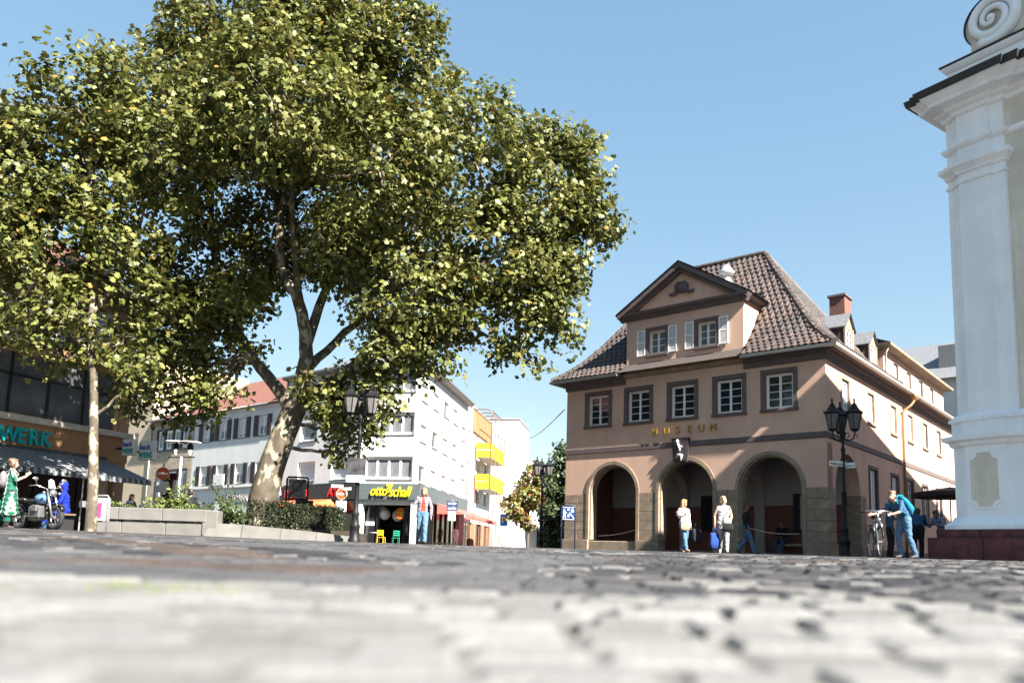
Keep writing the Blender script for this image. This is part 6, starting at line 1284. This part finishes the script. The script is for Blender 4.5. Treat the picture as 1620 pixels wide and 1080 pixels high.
    if skirt:                                        # dress or coat: stacked rings from waist to hem
        zt, zb, r0, r1 = skirt; c0 = wst if zt > 1 else pel
        for i in range(7): t = i / 6; zz = zt + (zb - zt) * t; rr_ = r0 + (r1 - r0) * t; c = Vector((c0.x * (1 - t) + (j['knL'].x + j['knR'].x) / 2 * t, c0.y * (1 - t) + (j['knL'].y + j['knR'].y) / 2 * t, zz)); b.sphere(c, (rr_, rr_ * .82, .12), 16, 8); bones.append((c - Vector((rr_ * .2, 0, 0)), rr_ * .9, c + Vector((rr_ * .2, 0, 0)), rr_ * .9, top))
    me = remesh(b, vox, 'body')
    for m in mats: me.materials.append(m)
    n = len(me.polygons); C = np.zeros(n * 3); me.polygons.foreach_get('center', C); C = C.reshape(-1, 3); best = np.full(n, 1e9); mi = np.zeros(n, np.int32)
    for p, r0, q, r1, m in bones:
        p_, q_ = np.array(p), np.array(q); d = q_ - p_; l2 = d @ d; t = np.clip(((C - p_) @ d) / l2, 0, 1) if l2 > 1e-9 else np.zeros(n); dist = np.linalg.norm(C - p_ - t[:, None] * d, axis=1) - (r0 + (r1 - r0) * t); k = dist < best; best[k] = dist[k]; mi[k] = m
    if front is not None:                            # open jacket: a strip of the shirt shows in front
        zz = C[:, 2]; k = (mi == 1) & (np.abs(C[:, 0] - che.x - .01) < .035 + .05 * (1.40 - zz) / .5) & (C[:, 1] < che.y - .03) & (zz < 1.44); mi[k] = front
    me.polygons.foreach_set('material_index', mi); me.polygons.foreach_set('use_smooth', [True] * n); me.update()
    clo = np.zeros(len(me.vertices), bool)             # folds in the cloth
    for p in me.polygons:
        if mi[p.index] in (1, 2, 4): clo[list(p.vertices)] = True
    sd_ = Vector((x * 3.1, y * 1.7, 5.))
    displace(me, lambda q: mnoise.noise(Vector((q[0] * 9, q[1] * 9, q[2] * 15 + q[0] * 7)) + sd_) * .011 + mnoise.noise(Vector((q[0] * 22, q[1] * 22, q[2] * 34)) + sd_) * .005, clo)
    # fingers and eyes, joined to the same mesh
    f = MB(); f.sm = True; f.mi = 0
    for s, sg in (('L', -1), ('R', 1)):
        w = j['wr' + s]; d = (j['ha' + s] - w).normalized(); side = d.cross(Vector((1, 0, 0))); side = side.normalized() if side.length > .1 else Vector((0, 1, 0)); nr = d.cross(side)
        for i, ln in enumerate((.062, .072, .068, .052)):
            o = w + d * .092 + side * (.024 - .016 * i); k1 = o + d * ln * .55 - nr * (.006 * sg); k2 = k1 + d * ln * .42 - nr * (.022 * sg); f.tube([o - d * .01, k1, k2], [.0095, .009, .007], 6)
        o = w + d * .035 + side * .022; f.tube([o, o + side * .024 + d * .028, o + side * .026 + d * .06], [.011, .010, .008], 6)
    f.mi = len(mats)
    for sx in (-.030, .030): f.sphere(HT @ Vector((sx, -.078, .005)), .009, 8, 6)
    f.mi = len(mats) + 1; f.sphere(HT @ Vector((0, -.084, -.058)), (.022, .008, .006), 8, 6)
    bm = bmesh.new(); bm.from_mesh(me); fm = f.mesh('x', []); bm.from_mesh(fm); bm.to_mesh(me); bm.free()
    me.materials.append(pm('eye_dark', (.02, .015, .012), rough=.2)); me.materials.append(pm('lips', (.36, .12, .10), rough=.5)); bpy.data.meshes.remove(fm)
    sc = H / 1.70; rt = thing('person', label, 'person', (x, y, zg(x, y) if z is None else z), rz, group); rt.scale = (sc,) * 3
    mobj('body', me, rt)
    if hair:
        hb = MB(); hb.T = HT
        for c, r in hair[1]: hb.sphere(c, r, 14, 10)
        hm = remesh(hb, .010, 'hair', 1)
        displace(hm, lambda q: mnoise.noise(Vector((q[0] * 60, q[1] * 60, q[2] * 9))) * .010 + mnoise.noise(Vector((q[0] * 20, q[1] * 20, q[2] * 12))) * .010)
        hm.materials.append(hair[0]); hm.polygons.foreach_set('use_smooth', [True] * len(hm.polygons)); mobj('hair', hm, rt)
    return rt, HT
CAPH = [((0, .025, .045), (.084, .092, .088)), ((0, .05, -.01), (.080, .062, .085)), ((0, -.045, .085), (.060, .045, .035))]
LONGH = CAPH + [((.072, .02, -.05), (.030, .05, .10)), ((-.072, .02, -.05), (.030, .05, .10)), ((0, .075, -.12), (.085, .045, .13)), ((.06, .05, -.17), (.04, .045, .09)), ((-.06, .05, -.17), (.04, .045, .09))]
BOBH = CAPH + [((.070, .02, -.03), (.034, .055, .07)), ((-.070, .02, -.03), (.034, .055, .07)), ((0, .06, .05), (.088, .075, .085))]
WALK = dict(knL=(-.09, -.16, .50), anL=(-.09, -.26, .10), toL=(-.10, -.42, .06), knR=(.095, .03, .48), anR=(.095, .27, .16), toR=(.105, .16, .03))
WALK2 = dict(knR=(.09, -.16, .50), anR=(.09, -.26, .10), toR=(.10, -.42, .06), knL=(-.095, .03, .48), anL=(-.095, .27, .16), toL=(-.105, .16, .03))
def at_px(u, D): return u * D, D
def bagbox(name, label, cat, loc, rz, w, d, h, m, handle=.16, strap=None):
    rt = thing(name, label, cat, loc, rz); b = MB(); b.sm = True; n = 16; vs = []; fs = []; rr = random.Random(int(w * 1000))
    lv = ((.0, .80, .6), (.05, .95, .9), (.3, 1.08, 1.15), (.6, 1.03, 1.0), (.85, .97, .6), (1.0, .95, .35))
    for t, kx, ky in lv:
        for i in range(n):
            a = 2 * math.pi * i / n; c, s_ = math.cos(a), math.sin(a); c = math.copysign(abs(c) ** .5, c); s_ = math.copysign(abs(s_) ** .5, s_)
            vs.append((c * w / 2 * kx + rr.uniform(-.008, .008), s_ * d / 2 * ky + rr.uniform(-.008, .008), h * t + rr.uniform(-.008, .008)))
    for k in range(len(lv) - 1):
        for i in range(n): fs.append((k * n + i, k * n + (i + 1) % n, (k + 1) * n + (i + 1) % n, (k + 1) * n + i))
    fs += [tuple(range(n))[::-1], tuple((len(lv) - 1) * n + i for i in range(n))]; b.add(vs, fs); b.build('bag_body', m, rt)
    if handle: q = MB(); q.sm = True; q.tube([(-w * .25, 0, h - .01), (-w * .2, 0, h + handle * .8), (0, 0, h + handle), (w * .2, 0, h + handle * .8), (w * .25, 0, h - .01)], .008, 5); q.build('handle', m, rt)
    if strap: q = MB(); q.sm = True; q.tube(strap, .012, 5, sx=1., sy=.5); q.build('strap', m, rt)
    return rt
def people():
    # woman in red shirt walking across the square
    x, y = at_px(-.1085, 23.5); person('person with long reddish hair in red shirt, open plaid jacket and jeans, walking', x, y, R(6), 1.66, [SKIN, PLAID_J, JEANS, SHOE, RED_T], {**WALK2, 'elL': (-.27, .02, 1.14), 'wrL': (-.29, -.10, .90), 'haL': (-.30, -.13, .80), 'elR': (.25, .06, 1.13), 'wrR': (.25, .02, .88), 'haR': (.25, .0, .78), 'hed': (.02, -.05, 1.57), 'pitch': .2, 'yaw': -.3}, (HAIR_RD, LONGH), front=4)
    # blonde woman with sunglasses, tote bag and cup
    x, y = at_px(.2165, 23.0); z = zg(x, y)
    p, HT = person('person with long blonde hair and sunglasses, white blouse and jeans, near the middle arch', x, y, R(22), 1.50, [SKIN, WHITE_T, JEANS, SHOE_L], {**WALK, 'elL': (-.20, -.03, 1.14), 'wrL': (-.17, -.23, 1.16), 'haL': (-.14, -.31, 1.22), 'yaw': .35}, (HAIR_BL, LONGH))
    g = MB(); g.sm = True
    for sx in (-.033, .033): g.sphere(HT @ Vector((sx, -.088, .006)), (.026, .012, .020), 10, 6)
    g.tube([HT @ Vector((-.08, 0, .01)), HT @ Vector((-.06, -.085, .012)), HT @ Vector((.06, -.085, .012)), HT @ Vector((.08, 0, .01))], .004, 5); g.build('sunglasses', pm('lens_black', (.01, .01, .01), rough=.1), p)
    bagbox('tote_bag', 'beige tote bag carried in front by the blonde person with sunglasses', 'bag', (x - .02, y - .22, z + .62), R(15), .27, .09, .30, cloth('beige', (.30, .22, .15)), .0, [(-.12, 0, .34), (-.08, .1, .55), (.12, .16, .60)])
    bagbox('black_bag', 'black shoulder bag hanging beside the blonde person with sunglasses', 'bag', (x + .36, y + .02, z + .28), R(30), .32, .16, .40, cloth('black', (.014, .014, .017)), .16)
    c = MB(); c.sm = True; c.lathe([(.028, 0), (.036, .11), (.038, .112), (.03, .125)], 12); o = c.build('drink_cup', pm('pink_cup', (.60, .25, .28), rough=.4)); o.location = (x - .245, y - .22, z + 1.02); tag(o, 'small pink drinks cup held by the blonde person', 'cup')
    # woman in white top with cross-body bag
    x, y = at_px(.2655, 22.4); z = zg(x, y)
    person('person with short blonde hair, white sleeveless top and grey trousers, in front of the arcade', x, y, R(-14), 1.58, [SKIN, WHITE_T, GREY_P, SHOE_L], {**WALK2, 'elL': (-.255, .02, 1.12), 'wrL': (-.25, -.01, .88), 'haL': (-.25, -.02, .78), 'elR': (.23, .02, 1.12), 'wrR': (.19, -.10, .90), 'haR': (.17, -.14, .82), 'yaw': .25}, (HAIR_SH, BOBH), fat=1.1, sleeves='none')
    bagbox('crossbody_bag', 'black crossbody bag worn by the person in white sleeveless top', 'bag', (x + .06, y - .20, z + .62), R(-14), .27, .09, .21, cloth('black', (.014, .014, .017)), 0, [(-.10, .03, .20), (-.09, .06, .40), (.02, .05, .55), (.09, .16, .68)])
    bagbox('blue_shopping_bag', 'blue shopping bag in the hand of the person in white top', 'bag', (x - .25, y - .02, z + .12), R(25), .30, .12, .44, cloth('bagblue', (.014, .04, .17)), .14)
    # arcade figures
    x, y = at_px(.2935, 27.2); person('person in dark top and blue jeans walking in the shade at the right arch', x, y, R(70), 1.72, [SKIN2, BLACK_T, JEANS, SHOE], WALK, (HAIR_DK, CAPH))
    MT = Matrix.Translation((11.095, 28, 0)) @ rotz(math.atan2(-.648, .7616))
    SIT = dict(pel=(0, .05, .14), wst=(0, .06, .30), che=(0, .03, .48), nek=(0, .0, .66), hed=(0, -.04, .80), shL=(-.17, .0, .61), shR=(.17, .0, .61), elL=(-.22, -.08, .36), elR=(.22, -.08, .36), wrL=(-.13, -.28, .26), wrR=(.13, -.28, .26), haL=(-.06, -.36, .24), haR=(.06, -.36, .24), hpL=(-.09, .02, .12), hpR=(.09, .02, .12), knL=(-.13, -.40, .12), knR=(.13, -.40, .12), anL=(-.13, -.38, -.32), anR=(.13, -.38, -.32), toL=(-.14, -.54, -.37), toR=(.14, -.54, -.37))
    for i, (lx, ly, lb, m) in enumerate(((-2.62, 2.45, 'person in black sitting hunched on the arcade bench at its far end', BLACK_T), (-1.55, 2.45, 'person in dark clothes sitting on the arcade bench next to the corner pillar', cloth('charcoal', (.03, .03, .035))))):
        q = MT @ Vector((lx, ly, .43)); person(lb, q.x, q.y, R(-40 + 30 * i), 1.68, [SKIN2, m, DJEANS, SHOE], SIT, (HAIR_DK, CAPH), z=q.z)
    # man with backpack leaning over the bicycle
    x, y = at_px(.4905, 18.5); z = zg(x, y)
    LEAN = dict(pel=(0, .04, .92), wst=(0, -.02, 1.07), che=(0, -.14, 1.23), nek=(0, -.26, 1.36), hed=(.0, -.33, 1.49), shL=(-.17, -.21, 1.33), shR=(.17, -.21, 1.33), elL=(-.22, -.42, 1.10), elR=(.23, -.30, 1.09), wrL=(-.25, -.66, 1.04), wrR=(.18, -.46, 1.04), haL=(-.26, -.75, 1.02), haR=(.16, -.55, 1.02), knL=(-.10, -.10, .49), anL=(-.10, -.02, .085), toL=(-.11, -.18, .03), knR=(.11, .03, .49), anR=(.12, .20, .085), toR=(.13, .05, .03), pitch=.15, yaw=.35)
    person('person in blue shirt and jeans with turquoise backpack, pushing a bicycle', x, y, R(-75), 1.62, [SKIN, NAVY, JEANS, SHOE], LEAN, (HB('sandy', (.12, .065, .035)), CAPH), sleeves='short')
    bp = thing('backpack', 'turquoise backpack on the person pushing the bicycle', 'backpack', (x, y, z), R(-75)); TQ = cloth('turquoise', (.008, .15, .23)); b = MB(); b.sm = True
    b.T = Matrix.Translation((0, .045, 1.20)) @ Matrix.Rotation(R(32), 4, 'X'); b.sphere((0, 0, 0), (.16, .10, .26), 16, 12); b.sphere((0, .06, -.08), (.13, .08, .14), 14, 10); b.T = None; b.build('pack', TQ, bp)
    for sx in (-1, 1): b = MB(); b.sm = True; b.tube([(sx * .10, -.10, 1.42), (sx * .12, -.26, 1.42), (sx * .12, -.30, 1.30), (sx * .13, -.18, 1.08), (sx * .12, -.02, 1.0)], .022, 6, sx=1, sy=.4); b.build('strap', TQ, bp)
    # group at the standing table
    x, y = at_px(.4725, 23.6); person('dark haired person in blue jacket and black trousers behind the bicycle', x, y, R(80), 1.60, [SKIN2, NAVY, BLACK_T, SHOE], None, (HAIR_DK, BOBH))
    x, y = at_px(.5065, 23.5); LT = dict(wst=(0, -.05, 1.07), che=(0, -.18, 1.20), nek=(0, -.30, 1.30), hed=(0, -.37, 1.40), shL=(-.17, -.25, 1.27), shR=(.17, -.25, 1.27), elL=(-.22, -.34, 1.04), elR=(.22, -.34, 1.04), wrL=(-.12, -.52, 1.08), wrR=(.12, -.52, 1.08), haL=(-.05, -.58, 1.08), haR=(.05, -.58, 1.08), pitch=.3)
    person('person in blue shirt bent over the standing table', x, y, R(150), 1.68, [SKIN2, cloth('midblue', (.02, .07, .15)), BLACK_T, SHOE], LT, (HAIR_DK, CAPH), fat=1.1)
    x, y = at_px(.5385, 24.6); person('person in blue plaid shirt leaning forward beside the church plinth', x, y, R(-60), 1.66, [SKIN2, PLAID_B, BLACK_T, SHOE], LT, (HAIR_DK, CAPH), fat=1.1)
    # far figures in the street
    x, y = at_px(-.0665, 60); person('distant person in white clothes standing by the arrow sign', x, y, R(20), 1.70, [SKIN, WHITE_T, WHITE_T, SHOE_L], None, (HAIR_BR, CAPH), vox=.02)
    x, y = at_px(-.222, 45.5); person('person in white top with a yellow bag under the no entry sign', x, y, R(40), 1.68, [SKIN, WHITE_T, BLACK_T, SHOE], WALK, (HAIR_DK, BOBH), vox=.018)
    bagbox('yellow_bag', 'ochre shopping bag carried by the person under the no entry sign', 'bag', (x + .28, y - .15, zg(x, y) + .45), R(20), .42, .14, .46, cloth('ochre', (.50, .27, .06)), .16)
    x, y = at_px(-.0425, 72); person('distant person in pale shirt by the brick shop piers', x, y, R(-30), 1.7, [SKIN, WHITE_T, GREY_P, SHOE], WALK, (HAIR_BR, CAPH), vox=.02)
    # seated on the planter edge, seen from behind
    x, y = at_px(-.398, 27.3); person('broad shouldered person in black sitting on the planter with back turned', x, y, R(172), 1.86, [SKIN2, BLACK_T, BLACK_T, SHOE], SIT, (HAIR_DK, CAPH), z=.60, fat=1.15, shoulder=1.1)
    x, y = at_px(-.4715, 28.5); person('person with long dark hair in profile sitting behind the planter plants', x, y, R(75), 1.62, [SKIN, cloth('greyblue', (.12, .15, .2)), BLACK_T, SHOE], SIT, (HAIR_DK, LONGH), z=.55)
    # left edge: green dress with grey backpack, and royal blue hooded coat
    GRN = bpy.data.materials.new('green_stripe'); GRN.use_nodes = True; N = GRN.node_tree.nodes; L = GRN.node_tree.links; tc = N.new('ShaderNodeTexCoord'); w = N.new('ShaderNodeTexWave'); w.bands_direction = 'X'; w.inputs['Scale'].default_value = 2.3; w.inputs['Distortion'].default_value = .8; r = N.new('ShaderNodeValToRGB'); r.color_ramp.elements[0].color = (.0, .085, .045, 1); r.color_ramp.elements[0].position = .78; r.color_ramp.elements[1].color = (.5, .52, .48, 1); r.color_ramp.elements[1].position = .86; L.new(tc.outputs['Object'], w.inputs[0]); L.new(w.outputs[1], r.inputs[0]); L.new(r.outputs[0], N['Principled BSDF'].inputs['Base Color']); N['Principled BSDF'].inputs['Roughness'].default_value = .85
    x, y = at_px(-.622, 19.6); z = zg(x, y)
    person('person in green and white striped dress holding a cigarette beside the motorcycle', x, y, R(130), 1.70, [SKIN, GRN, BLACK_T, SHOE], {'elL': (-.22, -.05, 1.16), 'wrL': (-.16, -.26, 1.28), 'haL': (-.12, -.33, 1.36), 'elR': (.24, .05, 1.13), 'wrR': (.27, -.03, .92), 'haR': (.28, -.06, .82)}, (HAIR_BR, BOBH), skirt=(1.05, .38, .16, .25), fat=1.05, sleeves='short')
    g = thing('grey_backpack', 'small grey backpack on the person in the striped dress', 'backpack', (x, y, z), R(130)); b = MB(); b.sm = True; b.sphere((0, .19, 1.18), (.15, .09, .21), 16, 12); b.sphere((0, .25, 1.10), (.11, .05, .10), 14, 8); b.build('pack', cloth('packgrey', (.16, .15, .16)), g)
    for sx in (-1, 1): b = MB(); b.sm = True; b.tube([(sx * .09, .14, 1.36), (sx * .11, .0, 1.46), (sx * .12, -.11, 1.33), (sx * .13, .02, 1.1)], .02, 6, sx=1, sy=.4); b.build('strap', cloth('packgrey', (.16, .15, .16)), g)
    bagbox('green_bag', 'green carrier bag held low by the person in the striped dress', 'bag', (x - .32, y + .1, z + .18), R(40), .40, .14, .50, cloth('baggreen', (.0, .13, .09)), .16)
    x, y = at_px(-.556, 21.6); z = zg(x, y)
    st = thing('street_bench', 'low dark bench under the striped awning beside the motorcycle', 'bench', (x, y + .1, z), R(-55)); b = MB(); b.box(-.7, .7, -.22, .22, .40, .45, .008); b.build('seat', pm('bench_wood', (.10, .065, .04), rough=.7), st)
    for sx in (-.55, .55): b = MB(); b.box(sx - .03, sx + .03, -.2, .2, -.1, .40); b.build('leg', M_IRON, st)
    person('person in royal blue hooded coat sitting on the bench by the motorcycle', x, y, R(-55), 1.72, [SKIN2, BLUEC, DJEANS, SHOE], SIT, (BLUEC, [((0, .03, .02), (.105, .11, .125)), ((0, .07, -.09), (.11, .07, .09))]), z=z + .40, skirt=(.14, .02, .2, .27), fat=1.15)
people()
